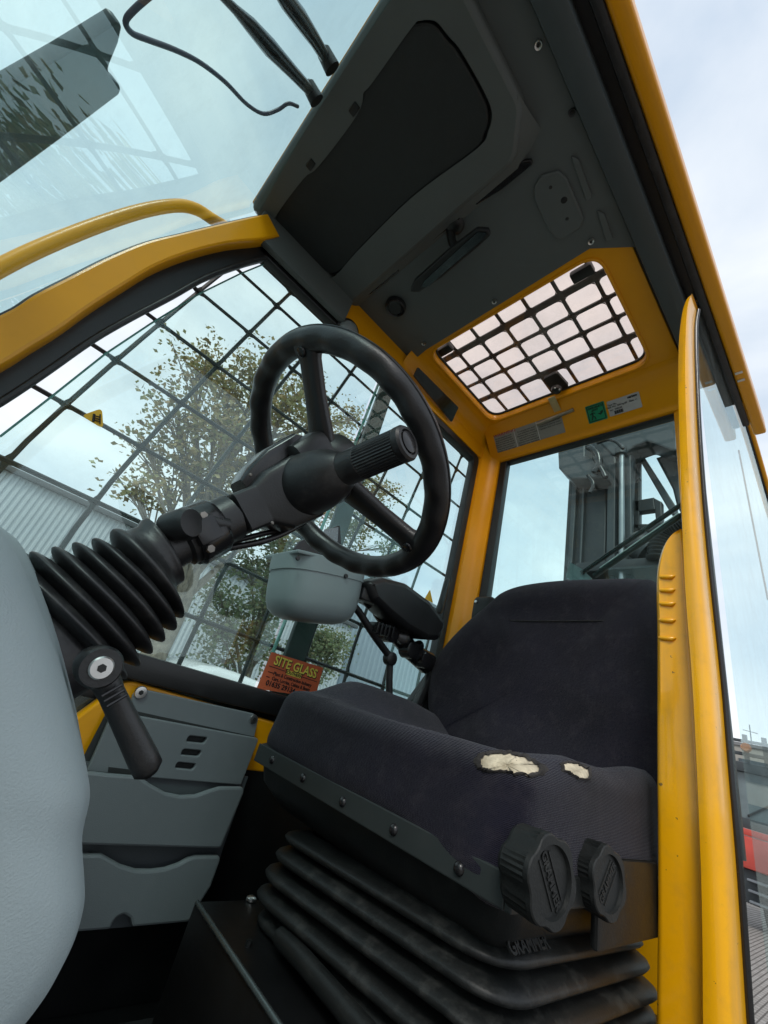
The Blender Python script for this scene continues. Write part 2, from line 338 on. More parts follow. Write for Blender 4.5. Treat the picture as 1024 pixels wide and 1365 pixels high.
# coved join between rail and roof
bm = bmesh.new(); n = 6; pr = []
for i in range(n + 1):
    a = math.pi / 2 * i / n; pr.append((YF - .0305 - .06 + .06 * math.cos(a), ZR - .06 + .06 * math.sin(a)))
for i in range(n):
    (y0, z0), (y1, z1) = pr[i], pr[i + 1]
    v = [bm.verts.new((x, y, z)) for x, y, z in ((.58, y0, z0), (XR, y0, z0), (XR, y1, z1), (.58, y1, z1))]; bm.faces.new(v)
bmesh.ops.remove_doubles(bm, verts=bm.verts, dist=1e-5); put('roof_cove', bm, YEL, CAB, smooth=180)
# --- roof with hatch opening
hole = fillet([(-.845, -.628), (-.275, -.628), (-.275, -1.036), (-.845, -1.036)], .05, 8)
plate('roof_panel', [(-.93, -.56), (-.196, -.56), (-.196, -1.20), (-.93, -1.20)], YEL, CAB, ROOF(ZR + .012), .024, holes=[hole], bevel=.003)
lip = fillet([(-.850, -.623), (-.270, -.623), (-.270, -1.041), (-.850, -1.041)], .053, 8)
tube('hatch_lip', [ROOF(ZR - .001) @ Vector((p[0], p[1], 0)) for p in lip], .0045, YEL, CAB, n=8, closed=True)
tube('hatch_seal', [ROOF(ZR + .026) @ Vector((p[0], p[1], 0)) for p in hole], .0055, RUB, CAB, n=8, closed=True)
plate('hatch_frame', fillet([(-.90, -.58), (-.21, -.58), (-.21, -1.09), (-.90, -1.09)], .05), MASTD, CAB, ROOF(ZR + .045), .02, holes=[fillet([(-.872, -.606), (-.246, -.606), (-.246, -1.062), (-.872, -1.062)], .05, 8)])
plate('hatch_glass', fillet([(-.89, -.59), (-.22, -.59), (-.22, -1.08), (-.89, -1.08)], .05), GSKY, CAB, ROOF(ZR + .060), .0005)
# front of the roof over the console, and its rear skin
box('roof_skin', (-.06, .15, ZR + .028), (.60, .97, ZR + .05), YEL, CAB, .004)
# roof guard over the hatch
RG = thing('roof_guard', (.85, .55, ZR + .08), 'black barred guard grid above the pink tinted roof hatch', 'roof guard')
for xa_, xb_ in ((.54, .56), (1.10, 1.12)): box('guard_bar', (xa_, .2, ZR + .075), (xb_, .94, ZR + .10), BAR, RG, .004)
zg = ZR + .09
def z6(a, b): return (540 + a / 2.844, 330 + b / 2.844)
xs = [((.722) * zg / 1.25, .023), ((.803) * zg / 1.25, .012), ((.880) * zg / 1.25, .012), ((.968) * zg / 1.25, .021)]
for x, w in xs: box('guard_bar', (x - w / 2, .2, zg - .004), (x + w / 2, .94, zg + .004), BAR, RG, .002)
yb = [on(*z6(*p), z=zg).y for p in ((226, 428), (310, 382), (401, 330), (497, 274), (608, 214), (733, 140))]
for y in yb:
    bm = bmesh.new(); bm_box(bm, (.56, y - .0055, zg - .003), (1.10, y + .0055, zg + .003), .0015)
    for x, w in xs:          # rounded inner corners where the bars cross
        for sx in (-1, 1):
            for sy in (-1, 1):
                r = .014; cx = x + sx * w / 2; cy = y + sy * .0055; vs = [bm.verts.new((cx, cy, zg + dz)) for dz in (-.003,)]
                arc = [(cx + sx * r * (1 - math.sin(a)), cy + sy * r * (1 - math.cos(a))) for a in (0, math.pi / 6, math.pi / 3, math.pi / 2)]
                vb = [bm.verts.new((cx, cy, zg - .0031))] + [bm.verts.new((*p, zg - .0031)) for p in arc]; bm.faces.new(vb)
    put('guard_bar', bm, BAR, RG)
# small hinge blocks in the hatch corners
for p in ((152, 385), (672, 92)):
    c = on(*z6(*p), z=ZR + .05); box('hatch_hinge', (c.x - .016, c.y - .03, ZR + .036), (c.x + .016, c.y + .03, ZR + .058), BLK, CAB, .006)
# --- rear wall: header, corner pillar, glass
ZH = 1.062
bm = bmesh.new()
hp = [(1.052, ZR - .0005), (1.060, ZR - .006), (1.068, ZR - .014), (1.140, ZR - .095), (1.148, ZR - .100), (1.152, ZR - .108), (1.152, ZH + .004), (1.156, ZH), (XR + .04, ZH), (XR + .04, ZR + .01)]
A = [bm.verts.new((x, .90, z)) for x, z in hp]; B = [bm.verts.new((x, .195, z)) for x, z in hp]
for k in range(len(hp) - 1): bm.faces.new((A[k], A[k + 1], B[k + 1], B[k]))
put('rear_header', bm, YEL, CAB, smooth=50)
bm = bmesh.new()
cp = [(XRW + .0125, YF - .012), (XRW + .02, YF - .035), (XR - .03, YF - .045), (XR - .012, YF - .062), (XR - .006, YF - .085), (XR + .03, YF - .085), (XR + .03, YF + .02), (XRW + .0125, YF + .02)]
A = [bm.verts.new((x, y, ZT + .13)) for x, y in cp]; B = [bm.verts.new((x, y, -.52)) for x, y in cp]
for k in range(len(cp)): bm.faces.new((A[k], A[(k + 1) % len(cp)], B[(k + 1) % len(cp)], B[k]))
put('corner_pillar', bm, YEL, CAB, smooth=50)
MR = REAR(XR + .015)
go = [(-(YF - .087), ZH - .002), (-.195, ZH - .002), (-.195, -.05), (-(YF - .087), -.05)]
gi = [(-(YF - .118), ZH - .010), (-.21, ZH - .010), (-.21, -.03), (-(YF - .125), -.03)]
plate('rear_window_seal', go, BLK, CAB, MR, .03, holes=[gi], bevel=.003)
plate('rear_window', [(-(YF - .115), ZH - .008), (-.205, ZH - .008), (-.205, -.04), (-(YF - .12), -.04)], GREAR, CAB, REAR(XR + .02), .0005)
box('rear_wall', (XR + .0, .235, -.52), (XR + .04, YF - .088, -.052), YEL, CAB, .004)
box('rear_pillar', (XR - .01, .214, -.52), (XR + .045, .250, ZH - .003), YEL, CAB, .01)
# --- far side glass: front pane and sliding rear pane with its edge and seal
pe = uv([(352, 352), (320, 365), (265, 392), (200, 432), (140, 472), (67, 530), (0, 582)], FAR(YF + .004), y=YF + .004)
plate('window_pane', pe + [(-.25, sill_z - .03), (.50, sill_z - .03), (.525, ZT)], GCLR, CAB, FAR(YF + .004), .0005)
tube('pane_edge', [Vector((p[0], YF + .004, p[1])) for p in pe], .0022, GEDGE, CAB, n=6)
plate('window_pane', [(.50, sill_z - .03), (XRW, sill_z - .03), (XRW, ZT), (.525, ZT)], GCLR, CAB, FAR(YF - .008), .0005)
e0 = on(345.5, 916, y=YF); e1 = on(506, 508, y=YF)
tube('pane_edge', [e0 + Vector((0, 0, -.02)), e1], .0045, GEDGE, CAB, n=6)
q = [on(*p, y=YF + .02) for p in ((360, 905), (405, 908), (512, 575), (524, 520), (506, 510))]
w0 = on(362, 905, y=YF + .03); w1 = on(505, 512, y=YF + .03)
w2 = on(398, 905, y=YF + .03); w3 = on(525, 520, y=YF + .03)
MS = FAR(YF + .035)
plate('pane_overlap_post', [(w0.x + .012, w0.z - .05), (w2.x, w2.z - .05), (w3.x, w3.z + .05), (w1.x + .012, w1.z + .05)], STRIP, CAB, MS, .015, bevel=.003)
# --- window guard outside the far side
YG = 1.02
def lean(z): return .113 * max(0, (z - .2) / .81) ** 1.25
WG = thing('window_guard', (.4, YG, -.2), 'black steel bar grid bolted outside the far side window', 'window guard')
zs = [-.215, -.06, .094, .24, .395, .547, .70, .858, 1.013, 1.10]
xv = [-.435 + .155 * k for k in range(0, 12)]
def xedge(z): # front edge of the guard follows the pillar
    pts = sorted([(p[1], p[0]) for p in U]); zz = [a for a, b in pts]; xx = [b for a, b in pts]
    return float(np.interp(z, zz, xx)) + .02
for x in xv:
    path = [Vector((x + lean(z), YG, z)) for z in np.linspace(-.3, 1.12, 13) if x + lean(z) > xedge(z)]
    if len(path) < 2: continue
    tube('guard_bar', path, .0054, BAR, WG, n=6)
for z in zs:
    x0 = xedge(z); bm = bmesh.new(); bm_tube(bm, [Vector((x0, YG - .005, z)), Vector((.7, YG - .005, z)), Vector((1.3, YG - .005, z))], .0050, 6)
    for x in xv:
        c = Vector((x + lean(z), YG - .0025, z))
        if c.x < x0 or c.x > 1.3: continue
        r = .020; pts = []
        for k in range(4):
            a = k * math.pi / 2; pts += [(math.cos(a) * r, math.sin(a) * r), (math.cos(a + .5) * r * .50, math.sin(a + .5) * r * .50), (math.cos(a + math.pi / 4) * r * .40, math.sin(a + math.pi / 4) * r * .40), (math.cos(a + math.pi / 2 - .5) * r * .5, math.sin(a + math.pi / 2 - .5) * r * .5)]
        A = [bm.verts.new(c + Vector((p[0], -.003, p[1]))) for p in pts]; B = [bm.verts.new(c + Vector((p[0], .003, p[1]))) for p in pts]
        bm.faces.new(A); bm.faces.new(B[::-1])
        for k in range(len(A)): bm.faces.new((A[k], A[(k + 1) % len(A)], B[(k + 1) % len(A)], B[k]))
    put('guard_bar', bm, BAR, WG)
# --- yellow lower panel of the far side
pl = uv([(168, 905), (380, 962), (350, 1000), (300, 1240), (80, 1240), (120, 1030)], FAR(.925), y=.925)
pl = [(.205, -.055)] + [(1.10, -.098), (1.10, -.52), (.03, -.52)] + [(.03, -.22)]
ly = [on(*p, y=.915) for p in ((170, 906), (186, 905), (380, 962), (380, 1000))]
plate('lower_side_panel', fillet([(ly[0].x, ly[0].z), (ly[2].x + .1, ly[2].z - .01), (ly[2].x + .1, -.16), (.25, -.18), (.14, -.5), (.05, -.5), (.10, -.26)], [.03, 0, 0, 0, 0, 0, .05]), YEL, CAB, FAR(.93), .03, bevel=.005)
box('lower_lining', (.13, .916, -.52), (1.15, .944, -.135), PLN, CAB, .003)
box('lower_lining', (ly[2].x + .102, .916, -.134), (1.15, .944, -.10), PLN, CAB, .003)
plate('low_window_pane', [(-.28, -.10), (.30, -.10), (.12, -.50), (-.28, -.50)], glass('low_window_glass_frosted', (.62, .72, .70), refl=1, dust=.16, rough=.05), CAB, FAR(.948), .0005)
# floor and outer shell
box('cab_floor', (-.34, .19, -.56), (XR + .04, .97, -.52), PLN, CAB, .004)
box('floor_mat', (-.30, .14, -.519), (.60, .86, -.505), CARP, CAB, .004)
box('bulkhead', (-.36, .12, -.52), (-.31, .97, -.03), PLN, CAB, .006)
# --- door side roof beam: grey trim, black gap, seal, yellow outer beam
box('beam_trim', (-.06, .143, ZR - .03), (XR + .03, .192, ZR + .02), TRIM, CAB, .007)
bm = bmesh.new(); bm_box(bm, (-.06, .1935, ZR + .0), (XR - .11, .2035, ZR + .02), .002); put('trim_edge', bm, BLK, CAB)
box('gutter', (-.06, .104, ZR + .021), (XR + .2, .150, ZR + .032), BLK, CAB, .001)
box('door_top_seal', (-.06, .103, ZR - .008), (1.45, .1215, ZR + .010), RUB, CAB, .005)
bm = bmesh.new(); bm_box(bm, (-.10, .069, ZR - .006), (1.515, .1025, ZR + .06), .010, seg=3)
OB = put('outer_beam', bm, YEL, CAB, smooth=40)
for p in ((985, 497), (988, 507)):
    c = on(*p, z=ZR - .0065); box('rivet_slot', (c.x - .005, c.y - .009, ZR - .0075), (c.x + .005, c.y + .009, ZR - .0055), STL, OB, .001)
# --- yellow post with rounded top behind the door opening, with latch grooves
XP = .78
ML = REAR(XP)
tp = [(870, 1400), (872, 1200), (872, 1000), (873, 850), (872, 790), (874, 755), (882, 728), (893, 713), (907, 705)]
L = uv(tp, ML, x=XP); L = [(a, b) for a, b in L]
bm = bmesh.new(); sec = []
pts = catmull([Vector((a, b, 0)) for a, b in [(L[0][0], -.52)] + L], 4)
for p in pts:
    yl = -p.x; z = p.y; yr = .168
    row = []
    for t, dx in ((0, .018), (.06, .004), (.16, 0), (.55, .003), (.85, .001), (1.0, .004)):
        y = yl + (yr - yl) * t; row.append((XP + dx, y, z))
    row = [(XP + .055, yl, z)] + row + [(XP + .055, yr, z)]
    sec.append([bm.verts.new(q) for q in row])
for a, b in zip(sec, sec[1:]):
    for k in range(len(a) - 1): bm.faces.new((a[k], a[k + 1], b[k + 1], b[k]))
LP = put('latch_post', bm, YELW, CAB, smooth=45)
for py in (768, 786, 804, 826, 850):
    c = on(888, py, x=XP - .001); bm = bmesh.new()
    bm_tube(bm, [Vector((XP + .002, c.y - .013, c.z + .001)), Vector((XP + .0005, c.y - .008, c.z - .001)), Vector((XP + .0005, c.y + .007, c.z - .001)), Vector((XP + .002, c.y + .012, c.z + .001))], [.001, .0040, .0040, .001], 8); put('latch_ridge', bm, YELW, LP, smooth=60)

# ================================================================== the door (slid back, outside the side wall)
DOOR = thing('cab_door', (.78, .15, -.55), 'tall yellow framed glass cab door standing open at the right', 'door')
XD = .755; MD = REAR(XD)
lp = [(932, 1400), (931, 1200), (926, 1050), (919, 900), (910, 780), (905, 650), (902, 520), (903, 450), (908, 412), (915, 396), (923, 391)]
rp_ = [(998, 1400), (989, 1260), (981, 1144), (970, 1016), (961, 909), (948, 790), (939, 700), (931, 590), (927, 500), (926, 440), (929, 414)]
Ld = [MD.inverted() @ on(*p, x=XD) for p in lp]; Rd = [MD.inverted() @ on(*p, x=XD + .05) for p in rp_]
bm = bmesh.new(); sec = []
for a, b in zip(catmull([Vector((p.x, p.y, 0)) for p in Ld], 4), catmull([Vector((p.x, p.y, 0)) for p in Rd], 4)):
    yl, yr, za, zb = -a.x, -b.x, a.y, b.y
    row = [(XD + .05, yl, za)]
    for t, dx in ((0, .012), (.10, .002), (.3, 0), (.62, .0), (.80, .004), (.90, .012), (.97, .024)):
        row.append((XD + dx, yl + (yr - yl) * t, za + (zb - za) * t))
    row.append((XD + .05, yr, zb)); sec.append([bm.verts.new(q) for q in row])
for a, b in zip(sec, sec[1:]):
    for k in range(len(a) - 1): bm.faces.new((a[k], a[k + 1], b[k + 1], b[k]))
put('door_stile', bm, YELW, DOOR, smooth=45)
# black glazing strip beside the stile
edge = catmull([Vector(on(*p, x=XD + .052)) for p in rp_], 4)
tube('glazing_seal', [p + Vector((0, -.003, 0)) for p in edge], .0042, BLKS, DOOR, n=8)
# top rail running back
yd = .118
tr = [on(932, 398, y=yd), on(945, 422, y=yd), on(975, 496, y=yd), on(1003, 582, y=yd), on(1024, 655, y=yd)]
tr.append(tr[-1] + (tr[-1] - tr[-2]) * .8)
tube('top_rail', [p + Vector((0, -.002, -.006)) for p in tr], .0085, YEL, DOOR, n=8, sub=4, flat=1.)
tube('rail_seal', [p + Vector((0, .006, -.0155)) for p in catmull(tr, 4)], .0035, BLKS, DOOR, n=8)
xb = tr[-1].x
poly = [(p.x, p.z - .008) for p in catmull(tr, 4)]
poly = [(XD + .055, edge[-1].z - .03)] + poly + [(xb, -.50), (XD + .055, -.50)]
plate('door_glass', poly, GDR, DOOR, FAR(.125), .0005)
box('rear_stile', (xb - .01, .105, -.5), (xb + .035, .14, tr[-1].z), YEL, DOOR, .008)
box('bottom_rail', (XD + .056, .105, -.56), (xb - .011, .14, -.505), YEL, DOOR, .008)
# edge of the sliding half pane, an orange reflection painted into its colour
s0 = on(985, 600, y=.135); s1 = on(1024, 800, y=.135)
tube('sliding_pane_edge', [Vector((s0.x, .135, s0.z)), Vector(((s0.x + s1.x) / 2, .135, (s0.z + s1.z) / 2)), Vector((s1.x, .135, s1.z))], .0022, mat('pane_orange_reflection', (.5, .22, .12), .3), DOOR, n=6)

# outside grab rail by the far front pillar
tube('handrail', [on(*p, y=1.01) for p in ((-60, 392), (0, 357), (60, 328), (130, 300), (190, 281), (235, 274), (262, 279), (283, 292), (300, 302), (318, 314))], .0155, YEL, CAB, n=14, sub=5)

# ================================================================== overhead console and ceiling
CON = thing('overhead_console', (.14, .6, 1.18), 'large dark grey moulded sun visor console under the roof front', 'overhead console')
zc = 1.135
def cpx(x, y): return (-y, -x)
outl = fillet([cpx(-.055, .935), cpx(-.055, .262), cpx(.24, .262), cpx(.315, .32), cpx(.318, .935)], [.03, .05, .05, .05, .02])
rec_px = [(357, 303), (365, 280), (400, 232), (420, 215), (470, 147), (478, 118), (491, 102), (545, 25), (561, 14), (585, 16), (604, 38), (622, 60), (655, 120), (664, 150), (658, 178), (640, 205), (552, 270), (480, 340), (450, 372), (430, 372), (385, 338)]
MC = ROOF(zc); rec = uv(rec_px, MC, z=zc); rec = [tuple(p.to_2d()) for p in catmull([Vector((*q, 0)) for q in rec + [rec[0]]], 5)][:-1]
pl_me = plate_mesh([Vector(p) for p in outl], [[Vector(p) for p in rec]], ROOF(zc + .022), .044, .012)
put('console_body', pl_me, GRYD, CON, smooth=50)
cxm = sum(p[0] for p in rec) / len(rec); cym = sum(p[1] for p in rec) / len(rec)
vis = [(cxm + (p[0] - cxm) * .93, cym + (p[1] - cym) * .93) for p in rec]
plate('recess_floor', [(cxm + (p[0] - cxm) * 1.03, cym + (p[1] - cym) * 1.03) for p in rec], GRYD, CON, ROOF(zc + .03), .01)
plate('visor_panel', vis, VIS, CON, ROOF(zc + .012), .016, bevel=.005)
for p in ((472, 146), (414, 220)):
    c = on(*p, z=zc - .002); box('visor_clip', (c.x - .008, c.y - .012, zc - .003), (c.x + .008, c.y + .012, zc + .01), BLK, CON, .003)
box('console_cheek', (-.022, .895, ZT - .004), (.315, .9185, zc + .03), GRYD, CON, .008)
# sloping rear skirt of the console with three black slots
bm = bmesh.new()
sk = [(.300, zc + .002), (.330, zc + .020), (.345, ZR - .008)]
A = [bm.verts.new((x, .935, z)) for x, z in sk]; B = [bm.verts.new((x, .33, z)) for x, z in sk]; C = [bm.verts.new((x - .08 + .02 * i, .262, z)) for i, (x, z) in enumerate(sk)]
for P_, Q_ in ((A, B), (B, C)):
    for k in range(2): bm.faces.new((P_[k], P_[k + 1], Q_[k + 1], Q_[k]))
put('rear_skirt', bm, GRYD, CON, smooth=70)
def z8(a, b): return (440 + a / 2.695, 160 + b / 2.695)
for pts in ([(105, 640), (150, 620), (250, 540), (240, 520), (175, 560)], [(240, 530), (275, 505), (470, 350), (460, 325), (400, 355), (300, 440)], [(495, 298), (530, 300), (620, 245), (730, 155), (725, 138), (680, 145), (560, 235)]):
    M_ = ROOF(ZR - .016); plate('air_slot', fillet(uv([z8(*p) for p in pts], M_, z=ZR - .016), .006, 3), BLKS, CON, M_, .012, bevel=.002)

# grey ceiling panel
CEI = thing('ceiling_panel', (.45, .55, 1.18), 'flat dark grey plastic ceiling panel between console and roof hatch', 'ceiling panel')
zp = 1.170
pan = [cpx(.20, .93), cpx(.20, .34), cpx(-.05, .34), cpx(-.05, .194), cpx(.66, .194), cpx(.60, .28), cpx(.607, .84), cpx(.62, .93)]
plate('panel_sheet', pan, GRYP, CEI, ROOF(zp + .006), .008, bevel=.002)
pp = uv([(712, 248), (722, 232), (745, 226), (756, 235), (779, 290), (774, 303), (752, 317), (742, 318), (733, 308), (712, 265)], ROOF(zp), z=zp)
SPK = plate('speaker_blank', fillet(pp, .01, 3), GRYP, CEI, ROOF(zp + .0), .010, bevel=.004)
for p in ((734, 250), (752, 267), (756, 292)):
    c = on(*p, z=zp - .006); lathe('screw_hole', [(0, .0001), (.001, .004 if p[0] != 752 else .0075), (.004, .004)], c, (0, 0, 1), BLK, SPK, n=12)
plate('side_tab', fillet(uv([(760, 205), (772, 212), (790, 262), (782, 268)], ROOF(zp), z=zp), .005, 3), GRYP, CEI, ROOF(zp), .006, bevel=.002)
plate('side_tab', fillet(uv([(795, 278), (806, 284), (818, 318), (808, 322)], ROOF(zp), z=zp), .005, 3), GRYP, CEI, ROOF(zp), .006, bevel=.002)
for p in ((718, 60), (788, 322), (659, 402), (565, 458), (763, 150)):
    c = on(*p, z=zp - .002); s = lathe('screw', [(-.001, .0035), (-.003, .0068), (0, .0075), (.002, .0075)], c, (0, 0, 1), STL if p[0] != 763 else BLK, CEI, n=14)
    lathe('screw_socket', [(0, .003), (.001, .003)], c + Vector((0, 0, -.0035)), (0, 0, 1), INK, s, n=6)
# round ceiling vent
c = on(527, 410, z=zp - .012)
V = thing('ceiling_vent', c, 'small round black vent in the ceiling beside the rear mirror', 'vent')
lathe('vent_ring', [(0, .024), (-.006, .030), (.0, .034), (.010, .034)], c, (0, 0, 1), BLKS, V, n=24)
lathe('vent_disc', [(0, .020), (.004, .021)], c + Vector((0, 0, -.004)), (.2, .1, 1), BLK, V, n=20)
# interior mirror
mc = on(602, 345, z=1.10)
MIR = thing('interior_mirror', mc, 'slim black framed rear view mirror hanging under the ceiling', 'mirror')
zm = 1.10; mp_ = [(546, 388), (553, 372), (600, 330), (636, 303), (652, 304), (655, 312), (640, 326), (590, 368), (560, 388)]
Mm = ROOF(zm); mo = uv(mp_, Mm, z=zm)
plate('mirror_back', fillet(mo, .008, 3), BLK, MIR, Mm, .016, bevel=.004)
a = [uv([p], ROOF(zm - .0095), z=zm - .0095)[0] for p in ((560, 384), (566, 374), (637, 309), (650, 310), (641, 321), (592, 363), (572, 381))]
plate('mirror_glass', fillet(a, .004, 3), mat('mirror_surface', (.13, .15, .155), .2, metal=1, var=.02), MIR, ROOF(zm - .0095), .002)
tube('mirror_arm', [on(610, 335, z=1.11), on(603, 322, z=1.14), on(600, 306, z=1.165)], .011, BLK, MIR, n=10, sub=4)
lathe('mirror_base', [(0, .026), (.006, .022), (.012, .013)], on(606, 300, z=1.166), (0, 0, -1), BLK, MIR, n=20)

# ================================================================== things on the rear header and rail
XH = XR - .004
def decal(name, px, M, depth, m, parent=None, th=.0008, r=.002, **k):
    return plate(name, fillet(uv(px, M, **k), r, 3), m, parent, M, th)
def hdr(u, v, off=.0015):
    """frame on the rear header face: u along -Y, v up, centred at y=u, z=v"""
    return frame((XH - .003 - off, u, v), (0, -1, 0), (.10, 0, 1))
def sticker(name, px, w, h, label, cat, m, M=None):
    hn = Vector((.081, 0, .072)).normalized(); ho = Vector((1.068, 0, ZR - .014)) - hn * .0012
    d = Vector(ray(*px)); c = d * (ho.dot(hn) / d.dot(hn)); t = thing(name, c, label, cat)
    M = frame((c.x, c.y, c.z), (0, -1, 0), (-.072, 0, .081))
    plate('sheet', fillet([(-w / 2, -h / 2), (w / 2, -h / 2), (w / 2, h / 2), (-w / 2, h / 2)], .003, 3), m, t, M, .001)
    return t, (lambda x, y, dz=.0012: M @ Matrix.Translation((x, y, dz)))
t, P_ = sticker('warning_label', (703, 579), .285, .072, 'wide grey warning label with red heading beside the corner pillar', 'label', SLV)
words('heading', 'WARNING', .016, P_(-.092, .033), REDP, t, sx=1.3)
for cx_ in (-.1, 0., .095):
    for k in range(7 if cx_ < .05 else 3): words('print_line', random.choice(['Operator must read manual', 'Keep seat belt fastened', 'Do not jump from truck', 'Hold on to steering wheel', 'Lean away from impact']), .0075, P_(cx_, .020 - k * .0088), INK, t, ex=.0002)
plate('divider', [(-.001, -.036), (.001, -.036), (.001, .036), (-.001, .036)], WHT, t, P_(-.05, 0), .0004)
plate('divider', [(-.001, -.036), (.001, -.036), (.001, .036), (-.001, .036)], WHT, t, P_(.045, 0), .0004)
t, P_ = sticker('exit_sign', (795, 550), .062, .062, 'square green emergency exit sticker above the rear window', 'sign', GRN)
DGN = mat('print_dark_green', (.0, .045, .02), .5)
plate('border', [(-.028, -.028), (.028, -.028), (.028, .028), (-.028, .028)], DGN, t, P_(0, 0), .0004, holes=[[(-.025, -.025), (.025, -.025), (.025, .025), (-.025, .025)]])
for k in range(2): words('print_line', ['EMERGENCY', 'EXIT'][k], .0085, P_(0, .019 - k * .0085), DGN, t, bold=.0004)
plate('arrow', [(.003, -.004), (.022, -.004), (.022, .004), (.013, -.0), (.0125, -.012)], DGN, t, P_(0, -.0), .0004)
bm = bmesh.new(); bm_tube(bm, [P_(-.012, .004) @ Vector(), P_(-.013, -.008) @ Vector(), P_(-.018, -.022) @ Vector()], .0022, 6); bm_tube(bm, [P_(-.012, -.008) @ Vector(), P_(-.006, -.014) @ Vector(), P_(-.006, -.022) @ Vector()], .002, 6)
bm_tube(bm, [P_(-.020, -.002) @ Vector(), P_(-.012, .003) @ Vector(), P_(-.003, -.001) @ Vector()], .002, 6); bm_lathe(bm, [(0, .0033), (.001, .0033)], P_(-.010, .009) @ Vector(), (-1, 0, 0), 10); put('running_figure', bm, DGN, t)
t, P_ = sticker('serial_plate', (832, 539), .098, .052, 'white serial number label with small barcode above the rear window', 'label', mat('label_white', (.42, .44, .44), .5, var=.05))
words('brand_print', 'cartem', .010, P_(.028, .018), INK, t, bold=.0005)
words('print_line', 'Type No.', .0075, P_(-.034, .012), INK, t); words('print_line', 'Mod. No:  500 kg 09   Date 11', .0075, P_(-.006, .004), INK, t); words('print_line', 'Ser.  500234', .0075, P_(-.026, -.006), INK, t)
for k in range(13): plate('barcode_stroke', [(-.0006 - (k % 3) * .0003, -.0055), (.0006, -.0055), (.0006, .0055), (-.0006 - (k % 3) * .0003, .0055)], INK, t, P_(-.032 + k * .0021, -.017), .0004)
for p in ((869, 530), (870, 539)): lathe('header_hole', [(0, .002), (.001, .002)], on(*p, x=XH - .003), (-1, 0, 0), INK, CAB, n=8)
lathe('header_plug', [(0, .011), (.006, .010), (.008, .004)], on(893, 487, x=XR - .03), (-1, 0, -.6), BLK, CAB, n=14)
# hatch latch
lc = on(741, 545, x=1.09)
LAT = thing('hatch_latch', lc, 'brass coloured hatch latch with a T shaped steel handle', 'latch')
a = on(743, 528, z=ZR - .005); b = on(741, 560, x=1.11)
M_ = frame((a + b) / 2, (0, -1, 0), (a - b)); hl = (a - b).length / 2
plate('latch_strip', fillet([(-.013, -hl), (.013, -hl), (.013, hl), (-.013, hl)], .003), BRS, LAT, M_, .004, bevel=.001)
h0 = on(716, 566, x=1.085); h1 = on(765, 546, x=1.085)
tube('latch_handle', [h0, h1], .0068, mat('latch_steel', (.42, .38, .30), .3, metal=.9, var=.2, vs=40), LAT, n=14)
lathe('latch_hub', [(0, .018), (.012, .016), (.016, .008)], on(742, 518, z=ZR - .004), (0, 0, -1), BLK, LAT, n=20)
lathe('latch_hub', [(0, .014), (.02, .013), (.024, .008)], on(755, 560, x=1.145), (-1, 0, 0), BLK, LAT, n=18)
for p in ((740, 517), (746, 519)): lathe('screw', [(0, .0035), (.002, .003)], on(*p, z=ZR - .021), (0, 0, -1), STL, LAT, n=8)
fp = uv([z6(600, 470), z6(665, 440), z6(700, 560), z6(640, 600), z6(555, 590)], ROOF(ZR + .03), z=ZR + .03)
c = on(*z6(575, 510), z=ZR + .03); plate('latch_bracket', fillet([(-c.y - .03, -c.x - .035), (-c.y + .03, -c.x - .035), (-c.y + .022, -c.x + .045), (-c.y - .03, -c.x + .04)], .01), BAR, LAT, ROOF(ZR + .03), .012)
# black gloss panel on the far rail
g = [Vector(((.665), YF - .034, 1.165)), Vector((.905, YF - .034, 1.165)), Vector((.90, YF - .034, 1.100)), Vector((.72, YF - .034, 1.100))]
t = thing('gloss_panel', g[0], 'small glossy black rectangular panel on the yellow rail beside the hatch', 'panel')
M_ = frame((0, YF - .062, 1.115), (1, 0, 0), (0, -.65, 1))
I_ = M_.inverted(); gp = []
nrm = Vector((M_[0][2], M_[1][2], M_[2][2])); org = Vector((M_[0][3], M_[1][3], M_[2][3]))
for p in ((557, 489), (611, 543), (602, 563), (551, 501)):
    d = Vector(ray(*p)); h = d * (org.dot(nrm) / d.dot(nrm)); q_ = I_ @ h; gp.append((q_.x, q_.y))
plate('panel_face', fillet(gp, .005, 3), DGL, t, M_, .006, bevel=.001)
# dome of a work lamp / coat hook behind the wheel
c = on(468, 438, y=YF - .05)
t = thing('lamp_dome', c, 'small round grey dome on the yellow rail above the steering wheel', 'lamp')
lathe('dome', [(0, .034), (.010, .033), (.022, .026), (.030, .012), (.031, .001)], c + Vector((0, .02, 0)), (0, -1, -.3), mat('dome_grey', (.20, .21, .21), .3), t, n=24)
lathe('dome_ring', [(0, .040), (.006, .040), (.008, .035)], c + Vector((0, .02, 0)), (0, -1, -.3), BLK, t, n=24)

# ================================================================== decals on the glass
M_ = FAR(YF - .0015)
def glabel(name, px, label, m, **kw):
    c = on(*px[0], y=YF - .010); t = thing(name, c, label, 'sticker'); return t
t = thing('hazard_sticker', on(125, 558, y=YF), 'yellow triangular crush hazard sticker on the far window', 'sticker')
plate('sheet', fillet(uv([(108, 554), (136, 544), (138, 572)], M_, y=YF - .0015), .006, 4), YST, t, M_, .0006)
cc = on(127, 557, y=YF - .004)
bm = bmesh.new()
for dx, dz in ((-.004, .003), (-.001, -.001), (.002, -.005)):
    bm_tube(bm, [cc + Vector((dx - .002, 0, dz)), cc + Vector((dx + .009, 0, dz + .003))], .0011, 6)
bm_tube(bm, [cc + Vector((-.005, 0, .006)), cc + Vector((.001, 0, -.009))], .0022, 6)
bm_tube(bm, [cc + Vector((.003, 0, .012)), cc + Vector((.012, 0, -.006))], .0012, 6); put('hand_symbol', bm, INK, t)
